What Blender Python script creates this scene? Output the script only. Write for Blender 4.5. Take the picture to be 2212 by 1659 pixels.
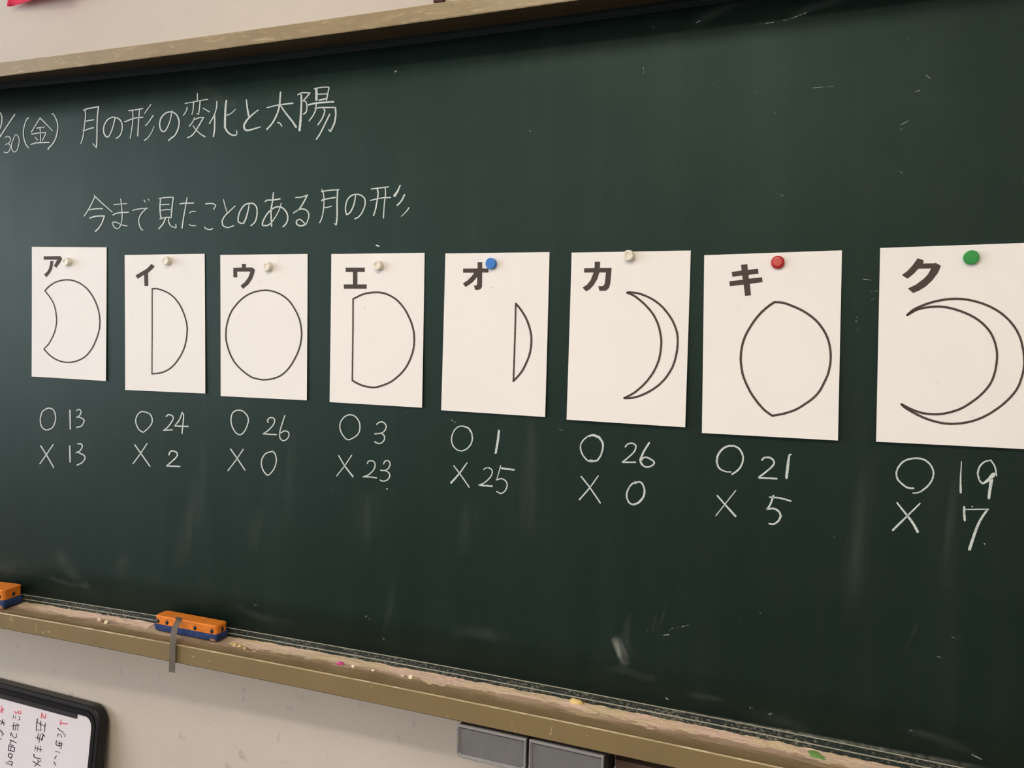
import bpy, bmesh, math, random
from mathutils import Vector, Matrix

random.seed(7)
for o in list(bpy.data.objects):
    bpy.data.objects.remove(o)
SC = bpy.context.scene
COL = SC.collection

# ------------------------------------------------------------------ camera
W, H = 2212.0, 1659.0
FPX = 1706.25                       # focal length in pixels of the 2212 px wide frame
CAM = Vector((0.4604, -1.34514, 1.5))
YAW, PITCH, ROLL = 0.376167, -0.0566357, 0.0214979
FWD = Vector((-math.sin(YAW) * math.cos(PITCH), math.cos(YAW) * math.cos(PITCH), math.sin(PITCH)))
R0 = Vector((math.cos(YAW), math.sin(YAW), 0.0))
U0 = R0.cross(FWD)
RIGHT = math.cos(ROLL) * R0 + math.sin(ROLL) * U0
UP = -math.sin(ROLL) * R0 + math.cos(ROLL) * U0
cd = bpy.data.cameras.new('camera')
cam = bpy.data.objects.new('camera', cd)
COL.objects.link(cam)
cd.sensor_fit = 'HORIZONTAL'
cd.sensor_width = 36.0
cd.lens = 36.0 * FPX / W
cd.clip_start = 0.02
M = Matrix((RIGHT, UP, -FWD)).transposed().to_4x4()
M.translation = CAM
cam.matrix_world = M
SC.camera = cam

# ------------------------------------------------------------------ world, exposure, lights
vs = SC.view_settings
SC.display_settings.display_device = 'sRGB'
vs.view_transform = 'Standard'
vs.look = 'None'
vs.gamma = 1.0
vs.use_curve_mapping = False
vs.exposure = -0.24
wd = bpy.data.worlds.new('world')
SC.world = wd
wd.use_nodes = True
wd.node_tree.nodes['Background'].inputs[0].default_value = (0.75, 0.85, 1.0, 1)
wd.node_tree.nodes['Background'].inputs[1].default_value = 0.6


def area(name, loc, rot, sx, sy, power, color):
    ld = bpy.data.lights.new(name, 'AREA')
    ld.shape = 'RECTANGLE'
    ld.size, ld.size_y = sx, sy
    ld.energy = power
    ld.color = color
    lo = bpy.data.objects.new(name, ld)
    lo.location = loc
    lo.rotation_euler = rot
    COL.objects.link(lo)
    return lo


WIN_Y = [(-2.9, -0.7), (-5.1, -3.5), (-7.3, -5.7)]     # window openings in the left wall
WIN_Z = (1.05, 2.92)
WALL_L, WALL_R, WALL_B, CEIL = -4.2, 3.4, -8.0, 3.0
for i, (a, b) in enumerate(WIN_Y):
    area('window_daylight', (WALL_L - 0.16, (a + b) / 2, (WIN_Z[0] + WIN_Z[1]) / 2),
         (0, -math.pi / 2, 0), WIN_Z[1] - WIN_Z[0] - 0.1, b - a - 0.1, (108, 86, 86)[i], (0.87, 0.89, 1.0))
LAMPS = [(-0.15, -1.85), (2.0, -1.85), (-0.8, -4.6), (1.6, -4.6), (-0.8, -6.9), (1.6, -6.9)]  # middle and back rows are added for shallower light and board sheen
for i, (x, y) in enumerate(LAMPS):
    area('ceiling_lamp_light', (x, y, CEIL - 0.225), (0, 0, 0), 1.2, 0.20, (36, 9, 17, 14, 22, 22)[i], (1.0, 0.89, 0.73))
    area('added_ceiling_uplight', (x, y, CEIL - 0.135), (math.pi, 0, 0), 1.2, 0.20, (16, 12, 14, 14, 16, 16)[i], (1.0, 0.89, 0.73))  # upward light added to brighten the ceiling that the upper board reflects

# ------------------------------------------------------------------ geometry of the curved board
KB = 0.05932
RB = 1.0 / KB                       # radius of the curved chalkboard
S0 = -0.5                           # middle of the board along its arc
GAP0 = 0.04                         # board to wall at the middle
WN = Vector((0, -1, 0))             # wall normal, into the room
WT = Vector((1, 0, 0))              # along the wall
WP = Vector((0, GAP0, 0))


def bp(s, z, d=0.0):
    """point at arc length s, height z, distance d in front of the board"""
    t = (s - S0) / RB
    return Vector(((RB - d) * math.sin(t), -RB + (RB - d) * math.cos(t), z))


def bn(s):
    t = (s - S0) / RB
    return Vector((-math.sin(t), -math.cos(t), 0))


def bt(s):
    t = (s - S0) / RB
    return Vector((math.cos(t), -math.sin(t), 0))


def ray(x, y):
    return FWD + ((x - W / 2) / FPX) * RIGHT - ((y - H / 2) / FPX) * UP


def at(x, y, d=0.0):
    """(s, z) where the view ray of a photo pixel meets the surface d in front of the board"""
    v = ray(x, y)
    ox, oy = CAM.x, CAM.y + RB
    a = v.x * v.x + v.y * v.y
    b = ox * v.x + oy * v.y
    c = ox * ox + oy * oy - (RB - d) ** 2
    t = (-b + math.sqrt(b * b - a * c)) / a
    p = CAM + t * v
    return S0 + RB * math.atan2(p.x, p.y + RB), p.z


def at_z(x, y, z):
    """(s, d) where the view ray of a photo pixel meets the level z"""
    v = ray(x, y)
    p = CAM + ((z - CAM.z) / v.z) * v
    return S0 + RB * math.atan2(p.x, p.y + RB), RB - math.hypot(p.x, p.y + RB)


def at_plane(x, y, p0, n):
    v = ray(x, y)
    return CAM + ((p0 - CAM).dot(n) / v.dot(n)) * v


def gap(s):
    """distance from the board surface back to the flat wall"""
    return (bp(s, 0) - WP).dot(WN) / bn(s).dot(WN)


def wallp(u, z, off=0.0):
    return WP + WT * u + WN * off + Vector((0, 0, z))


# ------------------------------------------------------------------ helpers
def tag(o, label=None, cat=None, group=None, kind=None):
    if label: o['label'] = label
    if cat: o['category'] = cat
    if group: o['group'] = group
    if kind: o['kind'] = kind
    return o


def empty(name, loc):
    o = bpy.data.objects.new(name, None)
    o.empty_display_size = 0.05
    o.location = loc
    COL.objects.link(o)
    return o


def link(name, me, parent=None):
    o = bpy.data.objects.new(name, me)
    COL.objects.link(o)
    if parent is not None:
        o.parent = parent
        q = parent
        loc = Vector((0, 0, 0))
        while q is not None:
            loc += q.location
            q = q.parent
        o.matrix_parent_inverse = Matrix.Translation(-loc)
    return o


def mesh_obj(name, verts, faces, mats, parent=None, fmat=None, uvs=None, smooth=False):
    me = bpy.data.meshes.new(name)
    me.from_pydata([tuple(v) for v in verts], [], faces)
    for m in (mats if isinstance(mats, (list, tuple)) else [mats]):
        me.materials.append(m)
    if fmat:
        for p, i in zip(me.polygons, fmat):
            p.material_index = i
    if uvs:
        ul = me.uv_layers.new(name='UVMap')
        for lp in me.loops:
            ul.data[lp.index].uv = uvs[lp.vertex_index]
    if smooth:
        for p in me.polygons:
            p.use_smooth = True
    me.update()
    return link(name, me, parent)


def bm_obj(name, bm, mats, parent=None, smooth=False):
    me = bpy.data.meshes.new(name)
    bmesh.ops.recalc_face_normals(bm, faces=bm.faces)
    bm.to_mesh(me)
    bm.free()
    for m in (mats if isinstance(mats, (list, tuple)) else [mats]):
        me.materials.append(m)
    if smooth:
        for p in me.polygons:
            p.use_smooth = True
    return link(name, me, parent)


def add_box(bm, c, ax, ay, az, bevel=0.0, seg=2):
    """box centred at c with half-extent vectors"""
    r = bmesh.ops.create_cube(bm, size=2.0)
    vs_ = r['verts']
    for v in vs_:
        v.co = c + ax * v.co.x + ay * v.co.y + az * v.co.z
    if bevel > 0:
        es = list({e for v in vs_ for e in v.link_edges})
        bmesh.ops.bevel(bm, geom=es, offset=bevel, segments=seg, profile=0.6, affect='EDGES')


def sweep(name, prof, s0, s1, n, mats, parent, fmat=None, caps=True):
    """sweep a profile [(d, z), ...] given by prof(s) along the curve of the board"""
    vv, ff, uu, fm = [], [], [], []
    m = 0
    for i in range(n + 1):
        s = s0 + (s1 - s0) * i / n
        pr = prof(s)
        m = len(pr)
        L = 0.0
        for j, (d, z) in enumerate(pr):
            if j:
                L += math.hypot(d - pr[j - 1][0], z - pr[j - 1][1])
            vv.append(bp(s, z, d))
            uu.append((s, L))
    for i in range(n):
        for j in range(m - 1):
            a = i * m + j
            ff.append((a, a + 1, a + m + 1, a + m))
            fm.append(fmat[j] if fmat else 0)
    if caps:
        ff.append(tuple(range(m)))
        fm.append(0)
        ff.append(tuple(n * m + j for j in reversed(range(m))))
        fm.append(0)
    return mesh_obj(name, vv, ff, mats, parent, fm, uu)


def catmull(pts, step):
    """smooth curve through the points, resampled at about the given step"""
    if len(pts) == 2:
        (x0, y0), (x1, y1) = pts
        n = max(2, int(math.hypot(x1 - x0, y1 - y0) / step))
        return [(x0 + (x1 - x0) * i / n, y0 + (y1 - y0) * i / n) for i in range(n + 1)]
    closed = math.hypot(pts[0][0] - pts[-1][0], pts[0][1] - pts[-1][1]) < 1e-6
    P = ([pts[-2]] + pts + [pts[1]]) if closed else \
        ([(2 * pts[0][0] - pts[1][0], 2 * pts[0][1] - pts[1][1])] + pts +
         [(2 * pts[-1][0] - pts[-2][0], 2 * pts[-1][1] - pts[-2][1])])
    out = []
    for i in range(1, len(P) - 2):
        p0, p1, p2, p3 = P[i - 1:i + 3]
        n = max(2, int(math.hypot(p2[0] - p1[0], p2[1] - p1[1]) / step))
        for k in range(n):
            t = k / n
            c = []
            for a in (0, 1):
                c.append(0.5 * (2 * p1[a] + (p2[a] - p0[a]) * t + (2 * p0[a] - 5 * p1[a] + 4 * p2[a] - p3[a]) * t * t
                                + (3 * p1[a] - p0[a] - 3 * p2[a] + p3[a]) * t ** 3))
            out.append(tuple(c))
    out.append(P[-2])
    return out


def ribbon(verts, faces, pts, w0, w1, put, jit=0.08, cap=True):
    """a drawn line: pts in pixels, widths in pixels, put(x, y) -> point on the surface"""
    n = len(pts)
    if n < 2:
        return
    rows = []
    for i, (x, y) in enumerate(pts):
        a = pts[max(0, i - 1)]
        b = pts[min(n - 1, i + 1)]
        dx, dy = b[0] - a[0], b[1] - a[1]
        L = math.hypot(dx, dy) or 1.0
        nx, ny = -dy / L, dx / L
        w = (w0 + (w1 - w0) * i / (n - 1)) / 2
        jl = w * (1 + random.uniform(-jit, jit))
        jr = w * (1 + random.uniform(-jit, jit))
        if cap and i == 0:
            ex, ey = -dx / L * w * 0.8, -dy / L * w * 0.8
            rows.append(((x + ex + nx * w * .4, y + ey + ny * w * .4), (x + ex - nx * w * .4, y + ey - ny * w * .4)))
        rows.append(((x + nx * jl, y + ny * jl), (x - nx * jr, y - ny * jr)))
        if cap and i == n - 1:
            ex, ey = dx / L * w * 0.8, dy / L * w * 0.8
            rows.append(((x + ex + nx * w * .4, y + ey + ny * w * .4), (x + ex - nx * w * .4, y + ey - ny * w * .4)))
    base = len(verts)
    for l, r in rows:
        verts.append(put(*l))
        verts.append(put(*r))
    for i in range(len(rows) - 1):
        a = base + 2 * i
        faces.append((a, a + 1, a + 3, a + 2))


def parse(text):
    """'w:x,y x,y ...; w0>w1:...'  ->  [(w0, w1, points)]"""
    out = []
    for st in text.split(';'):
        st = st.strip()
        if not st:
            continue
        h, b = st.split(':')
        ws = [float(q) for q in h.split('>')]
        out.append((ws[0], ws[-1], [tuple(float(c) for c in q.split(',')) for q in b.split()]))
    return out


def draw(name, text, org, put, mat, parent, jit=0.08, step=9.0, cap=True, gain=1.0, label=None):
    ox, oy, sc = org
    vv, ff = [], []
    for w0, w1, pts in parse(text):
        c = catmull(pts, step)
        c = [(ox + x / sc, oy + y / sc) for x, y in c]
        ribbon(vv, ff, c, w0 * gain / sc, w1 * gain / sc, put, jit, cap)
    o = mesh_obj(name, vv, ff, mat, parent)
    if label:
        o['label'] = label
    return o


# ------------------------------------------------------------------ materials
def srgb(r, g, b):
    f = lambda c: (c / 255 / 12.92) if c / 255 <= 0.04045 else ((c / 255 + 0.055) / 1.055) ** 2.4
    return (f(r), f(g), f(b), 1.0)


class NT:
    def __init__(self, name):
        self.m = bpy.data.materials.new(name)
        self.m.use_nodes = True
        self.t = self.m.node_tree
        self.b = self.t.nodes['Principled BSDF']
        self.out = self.t.nodes['Material Output']

    def n(self, typ, **kw):
        nd = self.t.nodes.new(typ)
        for k, v in kw.items():
            setattr(nd, k, v)
        return nd

    def l(self, a, b):
        self.t.links.new(a, b)

    def coord(self, which='Object', scale=(1, 1, 1), rot=(0, 0, 0)):
        tc = self.n('ShaderNodeTexCoord')
        mp = self.n('ShaderNodeMapping')
        mp.inputs['Scale'].default_value = scale
        mp.inputs['Rotation'].default_value = rot
        self.l(tc.outputs[which], mp.inputs[0])
        return mp.outputs[0]

    def noise(self, co, scale, detail=4.0, rough=0.6, dist=0.0):
        nd = self.n('ShaderNodeTexNoise')
        nd.inputs['Scale'].default_value = scale
        nd.inputs['Detail'].default_value = detail
        nd.inputs['Roughness'].default_value = rough
        nd.inputs['Distortion'].default_value = dist
        self.l(co, nd.inputs['Vector'])
        return nd.outputs['Fac']

    def ramp(self, fac, stops):
        r = self.n('ShaderNodeValToRGB')
        els = r.color_ramp.elements
        while len(els) < len(stops):
            els.new(0.5)
        for e, (p, c) in zip(els, stops):
            e.position = p
            e.color = c if len(c) == 4 else (*c, 1)
        self.l(fac, r.inputs[0])
        return r.outputs[0]

    def g(self, fac, stops):
        return self.ramp(fac, [(p, (v, v, v, 1)) for p, v in stops])

    def mix(self, fac, a, b):
        mx = self.n('ShaderNodeMix', data_type='RGBA')
        for sock, v in ((mx.inputs['Factor'], fac), (mx.inputs[6], a), (mx.inputs[7], b)):
            if isinstance(v, (int, float)):
                sock.default_value = v
            elif isinstance(v, tuple):
                sock.default_value = v
            else:
                self.l(v, sock)
        return mx.outputs[2]

    def math(self, op, a, b=None, c=None):
        nd = self.n('ShaderNodeMath', operation=op)
        for i, v in enumerate((a, b, c)):
            if v is None:
                continue
            if isinstance(v, (int, float)):
                nd.inputs[i].default_value = v
            else:
                self.l(v, nd.inputs[i])
        return nd.outputs[0]

    def bump(self, h, strength=0.2, dist=0.002):
        b = self.n('ShaderNodeBump')
        b.inputs['Strength'].default_value = strength
        b.inputs['Distance'].default_value = dist
        self.l(h, b.inputs['Height'])
        self.l(b.outputs[0], self.b.inputs['Normal'])

    def set(self, color=None, rough=None, spec=None, metal=None):
        for k, v in (('Base Color', color), ('Roughness', rough), ('Specular IOR Level', spec), ('Metallic', metal)):
            if v is None:
                continue
            if isinstance(v, (int, float, tuple)):
                self.b.inputs[k].default_value = v
            else:
                self.l(v, self.b.inputs[k])
        return self.m


def simple(name, col, rough=0.5, spec=0.5, var=0.0, scale=40.0, metal=0.0):
    k = NT(name)
    if var:
        f = k.noise(k.coord('Object'), scale)
        c2 = tuple(min(1.0, c * (1 + var)) for c in col[:3]) + (1,)
        c1 = tuple(c * (1 - var) for c in col[:3]) + (1,)
        k.set(k.ramp(f, [(0.3, c1), (0.7, c2)]), rough, spec, metal)
    else:
        k.set(col, rough, spec, metal)
    return k.m


def mat_board():
    k = NT('board_green')
    uv = k.coord('UV')
    base = k.mix(k.g(k.noise(uv, 1.3, 3), [(0.35, 0), (0.65, 1)]), (0.0048, 0.0130, 0.0092, 1), (0.0060, 0.0150, 0.0110, 1))
    # wiped chalk haze: broad clouds, long vertical wipes and slanted wipes
    cl = k.g(k.noise(uv, 2.2, 5, 0.6, 0.3), [(0.38, 0), (0.75, 1)])
    st = k.g(k.noise(k.coord('UV', (16, 1.1, 1), (0, 0, 0.10)), 1.0, 6, 0.62), [(0.45, 0), (0.85, 1)])
    st2 = k.g(k.noise(k.coord('UV', (2.0, 16, 1), (0, 0, 0.5)), 1.0, 5, 0.6), [(0.52, 0), (0.9, 1)])
    fine = k.g(k.noise(uv, 260, 2, 0.7), [(0.3, 0.6), (0.7, 1.3)])
    tot = k.math('MULTIPLY_ADD', st, 0.014, k.math('MULTIPLY_ADD', cl, 0.005, k.math('MULTIPLY', st2, 0.007)))
    tot = k.math('MULTIPLY', tot, fine)
    # stray specks of chalk
    sp = k.g(k.noise(uv, 120, 1, 0.4), [(0.775, 0), (0.80, 1)])
    sp = k.math('MULTIPLY', sp, k.g(k.noise(uv, 5, 2), [(0.5, 0), (0.65, 0.5)]))
    tot = k.math('MAXIMUM', tot, k.math('MULTIPLY', sp, 0.35))
    k.set(k.mix(tot, base, (0.50, 0.56, 0.53, 1)), k.g(k.noise(uv, 3, 3), [(0.3, 0.47), (0.7, 0.55)]), 0.30)
    k.b.inputs['Specular Tint'].default_value = (0.68, 1.0, 0.88, 1)
    k.bump(k.noise(uv, 900, 2), 0.12, 0.0006)
    return k.m


def mat_chalk(name, col, lo=0.30, hi=0.52, amin=0.0, amax=1.0):
    k = NT(name)
    f = k.noise(k.coord('Object'), 520, 3, 0.7)
    k.set(col, 0.95, 0.1)
    k.l(k.g(f, [(lo, amin), (hi, amax)]), k.b.inputs['Alpha'])
    return k.m


def mat_smear(name, col, lo, hi, amax, sc=(60, 60, 60)):
    k = NT(name)
    f = k.noise(k.coord('Object', sc), 1.0, 5, 0.7)
    k.set(col, 0.95, 0.1)
    k.l(k.g(f, [(lo, 0), (hi, amax)]), k.b.inputs['Alpha'])
    return k.m


def mat_paint(name, c1, c2, wear, dirt=0.35, rough=0.42, wear_amt=(0.62, 0.72)):
    """worn khaki-gold metal paint, UV = metres along and across the profile"""
    k = NT(name)
    uv = k.coord('UV')
    c = k.ramp(k.noise(uv, 9, 5), [(0.3, c1), (0.7, c2)])
    w = k.g(k.noise(k.coord('UV', (26, 140, 1)), 1.0, 6, 0.7, 0.5), [(wear_amt[0], 0), (wear_amt[1], 1)])
    c = k.mix(k.math('MULTIPLY', w, 0.75), c, wear)
    d = k.g(k.noise(uv, 55, 3, 0.6), [(0.68, 0), (0.76, dirt)])
    c = k.mix(d, c, (0.05, 0.04, 0.03, 1))
    k.set(c, k.g(k.noise(uv, 20, 4), [(0.3, rough - 0.08), (0.7, rough + 0.12)]), 0.5)
    k.bump(k.noise(uv, 90, 4), 0.12, 0.001)
    return k.m


def mat_floor_of_tray():
    k = NT('tray_floor_dusty')
    tc = k.n('ShaderNodeTexCoord')
    sx = k.n('ShaderNodeSeparateXYZ')
    k.l(tc.outputs['UV'], sx.inputs[0])
    uv = k.coord('UV')
    base = k.ramp(k.noise(uv, 12, 4), [(0.3, srgb(130, 110, 76)), (0.7, srgb(146, 126, 90))])
    dust = k.ramp(k.noise(k.coord('UV', (5, 30, 1)), 1.0, 4), [(0.3, srgb(196, 168, 140)), (0.5, srgb(206, 176, 156)),
                                                               (0.62, srgb(214, 190, 150)), (0.75, srgb(188, 172, 150))])
    along = k.noise(k.coord('UV', (14, 150, 1)), 1.0, 8, 0.72)
    along2 = k.noise(k.coord('UV', (3, 30, 1)), 1.0, 4, 0.6)
    v = k.math('ADD', sx.outputs[1], k.math('MULTIPLY', k.math('SUBTRACT', along, 0.5), 0.085))
    v = k.math('ADD', v, k.math('MULTIPLY', k.math('SUBTRACT', along2, 0.5), 0.05))
    f = k.g(v, [(0.024, 1.0), (0.045, 0.75), (0.056, 0.15), (0.072, 0.0)])
    c = k.mix(f, base, dust)
    k.set(c, 0.8, 0.25)
    k.bump(k.noise(k.coord('UV', (90, 260, 1)), 1.0, 6, 0.7), 0.7, 0.003)
    return k.m


def mat_rail(name, dustlo, dusthi, amt, dark=None):
    k = NT(name)
    uv = k.coord('UV')
    f = k.noise(k.coord('UV', (150, 260, 1)), 1.0, 5, 0.75)
    g2 = k.noise(uv, 9, 3)
    ff = k.math('ADD', f, k.math('MULTIPLY', k.math('SUBTRACT', g2, 0.5), 0.35))
    c = k.mix(k.g(ff, [(dustlo, 0.015), (dusthi, amt)]), dark or srgb(22, 34, 32), srgb(190, 186, 170))
    k.set(c, 0.6, 0.2)
    return k.m


def mat_wall():
    k = NT('wall_plaster')
    co = k.coord('Object')
    c = k.ramp(k.noise(co, 2.0, 4), [(0.3, srgb(203, 194, 182)), (0.7, srgb(211, 202, 190))])
    ge = k.n('ShaderNodeNewGeometry')
    sz = k.n('ShaderNodeSeparateXYZ')
    k.l(ge.outputs['Position'], sz.inputs[0])
    low = k.g(sz.outputs[2], [(0.80, 1.0), (0.95, 0.12)])
    d = k.g(k.noise(k.coord('Object', (30, 30, 24)), 1.0, 5, 0.66, 0.2), [(0.62, 0), (0.76, 0.5)])
    d = k.math('MULTIPLY', d, low)
    c = k.mix(d, c, srgb(122, 114, 110))
    d2 = k.g(k.noise(k.coord('Object', (95, 95, 60)), 1.0, 3, 0.6, 0.4), [(0.70, 0), (0.76, 0.65)])
    d2 = k.math('MULTIPLY', d2, k.g(k.noise(co, 4, 2), [(0.45, 0.15), (0.58, 1)]))
    d2 = k.math('MULTIPLY', d2, low)
    c = k.mix(d2, c, srgb(84, 78, 76))
    k.set(c, 0.85, 0.2)
    k.bump(k.noise(co, 140, 3), 0.1, 0.001)
    return k.m


def mat_wood(name, a, b):
    k = NT(name)
    f = k.noise(k.coord('Object', (3, 3, 40), (0, math.pi / 2, 0)), 1.0, 6, 0.6, 1.0)
    k.set(k.ramp(f, [(0.3, a), (0.7, b)]), 0.45, 0.4)
    return k.m


def mat_paper():
    k = NT('white_paper')
    co = k.coord('Object')
    c = k.ramp(k.noise(co, 6, 3), [(0.3, (0.84, 0.815, 0.79, 1)), (0.7, (0.86, 0.835, 0.81, 1))])
    sp = k.g(k.noise(co, 95, 1), [(0.80, 0), (0.82, 0.5)])
    k.set(k.mix(sp, c, srgb(150, 145, 140)), 0.75, 0.25)
    return k.m


BOARD = mat_board()
CHALK = mat_chalk('chalk_white', (0.60, 0.67, 0.645, 1), 0.28, 0.44)
SMEAR = mat_smear('chalk_smear_grey', (0.62, 0.62, 0.54, 1), 0.30, 0.68, 0.42, (120, 120, 45))
def mat_wipe(name, amount, sc):
    k = NT(name)
    sx = k.n('ShaderNodeSeparateXYZ')
    tc = k.n('ShaderNodeTexCoord')
    k.l(tc.outputs['UV'], sx.inputs[0])
    across = k.math('SUBTRACT', 1.0, k.math('ABSOLUTE', k.math('MULTIPLY_ADD', sx.outputs[0], 2.0, -1.0)))
    ends = k.math('MULTIPLY', k.math('MULTIPLY', sx.outputs[1], k.math('SUBTRACT', 1.0, sx.outputs[1])), 4.0)
    f = k.g(k.noise(k.coord('Object', sc), 1.0, 4, 0.6), [(0.35, 0.15), (0.7, 1.0)])
    k.set((0.55, 0.57, 0.5, 1), 0.95, 0.1)
    k.l(k.math('MULTIPLY', k.math('MULTIPLY', k.math('MULTIPLY', across, ends), f), amount), k.b.inputs['Alpha'])
    return k.m


FAINT = mat_wipe('chalk_wipe', 0.05, (70, 70, 5))
HAZE = mat_wipe('chalk_haze', 0.06, (30, 30, 40))
STRONG = mat_wipe('chalk_smear', 0.42, (110, 110, 40))
SCRATCH = mat_smear('chalk_scratch', (0.66, 0.68, 0.64, 1), 0.45, 0.62, 0.55, (160, 160, 160))
GOLD = mat_paint('khaki_gold_paint', srgb(126, 108, 74), srgb(134, 116, 80), srgb(170, 150, 114), 0.3, 0.42, (0.70, 0.80))
GOLD_TOP = mat_paint('khaki_gold_paint_worn', srgb(138, 121, 88), srgb(150, 132, 97), srgb(190, 172, 132), 0.5, 0.36, (0.54, 0.70))
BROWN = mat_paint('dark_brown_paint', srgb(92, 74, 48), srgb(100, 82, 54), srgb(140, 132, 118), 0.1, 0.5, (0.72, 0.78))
EDGE = mat_paint('pale_edge', srgb(150, 132, 96), srgb(182, 164, 128), srgb(206, 192, 160), 0.1, 0.4, (0.50, 0.60))  # paler tone for the narrow edge faces of frame and tray
DUSTLINE = mat_rail('dusty_ledge', 0.22, 0.40, 1.0)
RAIL = mat_rail('dark_rail', 0.66, 0.84, 0.12, srgb(14, 26, 26))
RAILD = mat_rail('dark_rail_dusty', 0.52, 0.72, 0.6)
TRAYF = mat_floor_of_tray()
CRACK = mat_paint('chipped_edge', srgb(120, 102, 70), srgb(90, 78, 60), srgb(52, 46, 42), 0.6, 0.6, (0.42, 0.52))
WALL = mat_wall()
PAPER = mat_paper()
INK = simple('printed_black', srgb(74, 65, 60), 0.7, 0.25, 0.12, 300)


# ------------------------------------------------------------------ the room
def struct(name, bm, m):
    return tag(bm_obj(name, bm, m), kind='structure')


X, Y, Z = Vector((1, 0, 0)), Vector((0, 1, 0)), Vector((0, 0, 1))


def slab(bm, lo, hi):
    lo, hi = Vector(lo), Vector(hi)
    c, h = (lo + hi) / 2, (hi - lo) / 2
    add_box(bm, c, X * h.x, Y * h.y, Z * h.z)


bm = bmesh.new()
slab(bm, (WALL_L, GAP0, 0), (WALL_R, GAP0 + 0.12, CEIL))
struct('wall_front', bm, WALL)
bm = bmesh.new()
slab(bm, (WALL_L - 0.3, WALL_B - 0.2, -0.1), (WALL_R + 0.3, 0.5, 0.0))
struct('floor', bm, mat_wood('floor_boards', srgb(66, 60, 55), srgb(78, 72, 66)))
bm = bmesh.new()
slab(bm, (WALL_L - 0.3, WALL_B - 0.2, CEIL), (WALL_R + 0.3, 0.5, CEIL + 0.1))
CEILM = simple('ceiling_white', srgb(240, 238, 232), 0.9, 0.2)
struct('ceiling', bm, CEILM)
bm = bmesh.new()
slab(bm, (WALL_R, WALL_B, 0), (WALL_R + 0.1, GAP0 + 0.12, CEIL))
struct('wall_right', bm, WALL)
bm = bmesh.new()
slab(bm, (WALL_L, WALL_B - 0.1, 0), (WALL_R, WALL_B, CEIL))
struct('wall_back', bm, WALL)
bm = bmesh.new()
slab(bm, (WALL_L - 0.12, WALL_B, 0), (WALL_L, 0.1, WIN_Z[0]))
slab(bm, (WALL_L - 0.12, WALL_B, WIN_Z[1]), (WALL_L, 0.1, CEIL))
ys = [WALL_B] + [v for ab in sorted(WIN_Y) for v in ab] + [0.1]
for a, b in zip(ys[0::2], ys[1::2]):
    slab(bm, (WALL_L - 0.12, a, WIN_Z[0]), (WALL_L, b, WIN_Z[1]))
struct('wall_left', bm, WALL)
ALU = simple('window_aluminium', srgb(170, 172, 172), 0.35, 0.5, metal=0.8)
for i, (a, b) in enumerate(WIN_Y):
    bm = bmesh.new()
    for q in (a + 0.025, (a + b) / 2, b - 0.025):
        slab(bm, (WALL_L - 0.09, q - 0.025, WIN_Z[0]), (WALL_L - 0.04, q + 0.025, WIN_Z[1]))
    for q in (WIN_Z[0] + 0.025, WIN_Z[1] - 0.025):
        slab(bm, (WALL_L - 0.085, a, q - 0.025), (WALL_L - 0.045, b, q + 0.025))
    struct('window_%d' % (i + 1), bm, ALU)
LAMPM = simple('lamp_housing', srgb(235, 235, 230), 0.5)
for i, (x, y) in enumerate(LAMPS):
    bm = bmesh.new()
    slab(bm, (x - 0.64, y - 0.13, CEIL - 0.21), (x + 0.64, y + 0.13, CEIL - 0.15))
    for q in (-0.45, 0.45):
        slab(bm, (x + q - 0.01, y - 0.01, CEIL - 0.151), (x + q + 0.01, y + 0.01, CEIL))
    o = bm_obj('ceiling_lamp', bm, LAMPM)
    tag(o, 'white hanging strip lamp ' + ('in the front row, nearer the windows', 'in the front row, further from the windows',
                                          'in the added middle row, nearer the windows', 'in the added middle row, further from the windows',
                                          'in the added back row, nearer the windows', 'in the added back row, further from the windows')[i],
        'ceiling lamp', 'strip lamps on the ceiling')

# ------------------------------------------------------------------ the chalkboard
SA, SB = -2.3, 1.3


def quad(a, b, c):
    def f(s):
        q = min(0.4, max(-2.0, s))
        return a * q * q + b * q + c
    return f


zTop = quad(-0.00349, -0.00315, 2.07955)
zLip = quad(-0.00631, -0.00909, 2.04825)
zMid = quad(0.00154, 0.00308, 2.05799)
zTB = quad(0.00151, 0.00265, 2.05108)
zL1 = quad(0.00128, 0.00259, 0.86923)
zL2 = quad(0.00227, 0.00387, 0.85995)
zL3 = quad(0.00126, 0.00123, 0.85173)
zL4 = quad(0.00372, 0.00396, 0.85373)
zL5 = quad(0.00756, 0.01014, 0.81596)
board = empty('chalkboard', bp(S0, 0.81, 0))
tag(board, 'large curved dark green chalkboard with khaki metal frame, written on in white chalk', 'chalkboard')
NS = 90
vv, ff, uu = [], [], []
NZ = 12
for i in range(NS + 1):
    s = SA + (SB - SA) * i / NS
    for j in range(NZ + 1):
        z = 0.845 + (2.075 - 0.845) * j / NZ
        vv.append(bp(s, z, 0))
        uu.append((s, z))
for i in range(NS):
    for j in range(NZ):
        a = i * (NZ + 1) + j
        ff.append((a, a + NZ + 1, a + NZ + 2, a + 1))
surf = mesh_obj('writing_surface', vv, ff, BOARD, board, None, uu, True)
sol = surf.modifiers.new('thick', 'SOLIDIFY')
sol.thickness = 0.012
sol.offset = -1.0
surf['label'] = 'dark green writing surface with wiped chalk haze'
sweep('top_rail', lambda s: [(-0.004, zTB(s)), (0.003, zTB(s)), (0.003, zMid(s)), (0.0075, zMid(s)), (0.0075, zTB(s) + 0.017), (-0.004, zTB(s) + 0.017)],
      SA, SB, NS, [RAIL, simple('rail_lip', srgb(62, 76, 74), 0.5)], board, [0, 0, 1, 0, 0])
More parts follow.
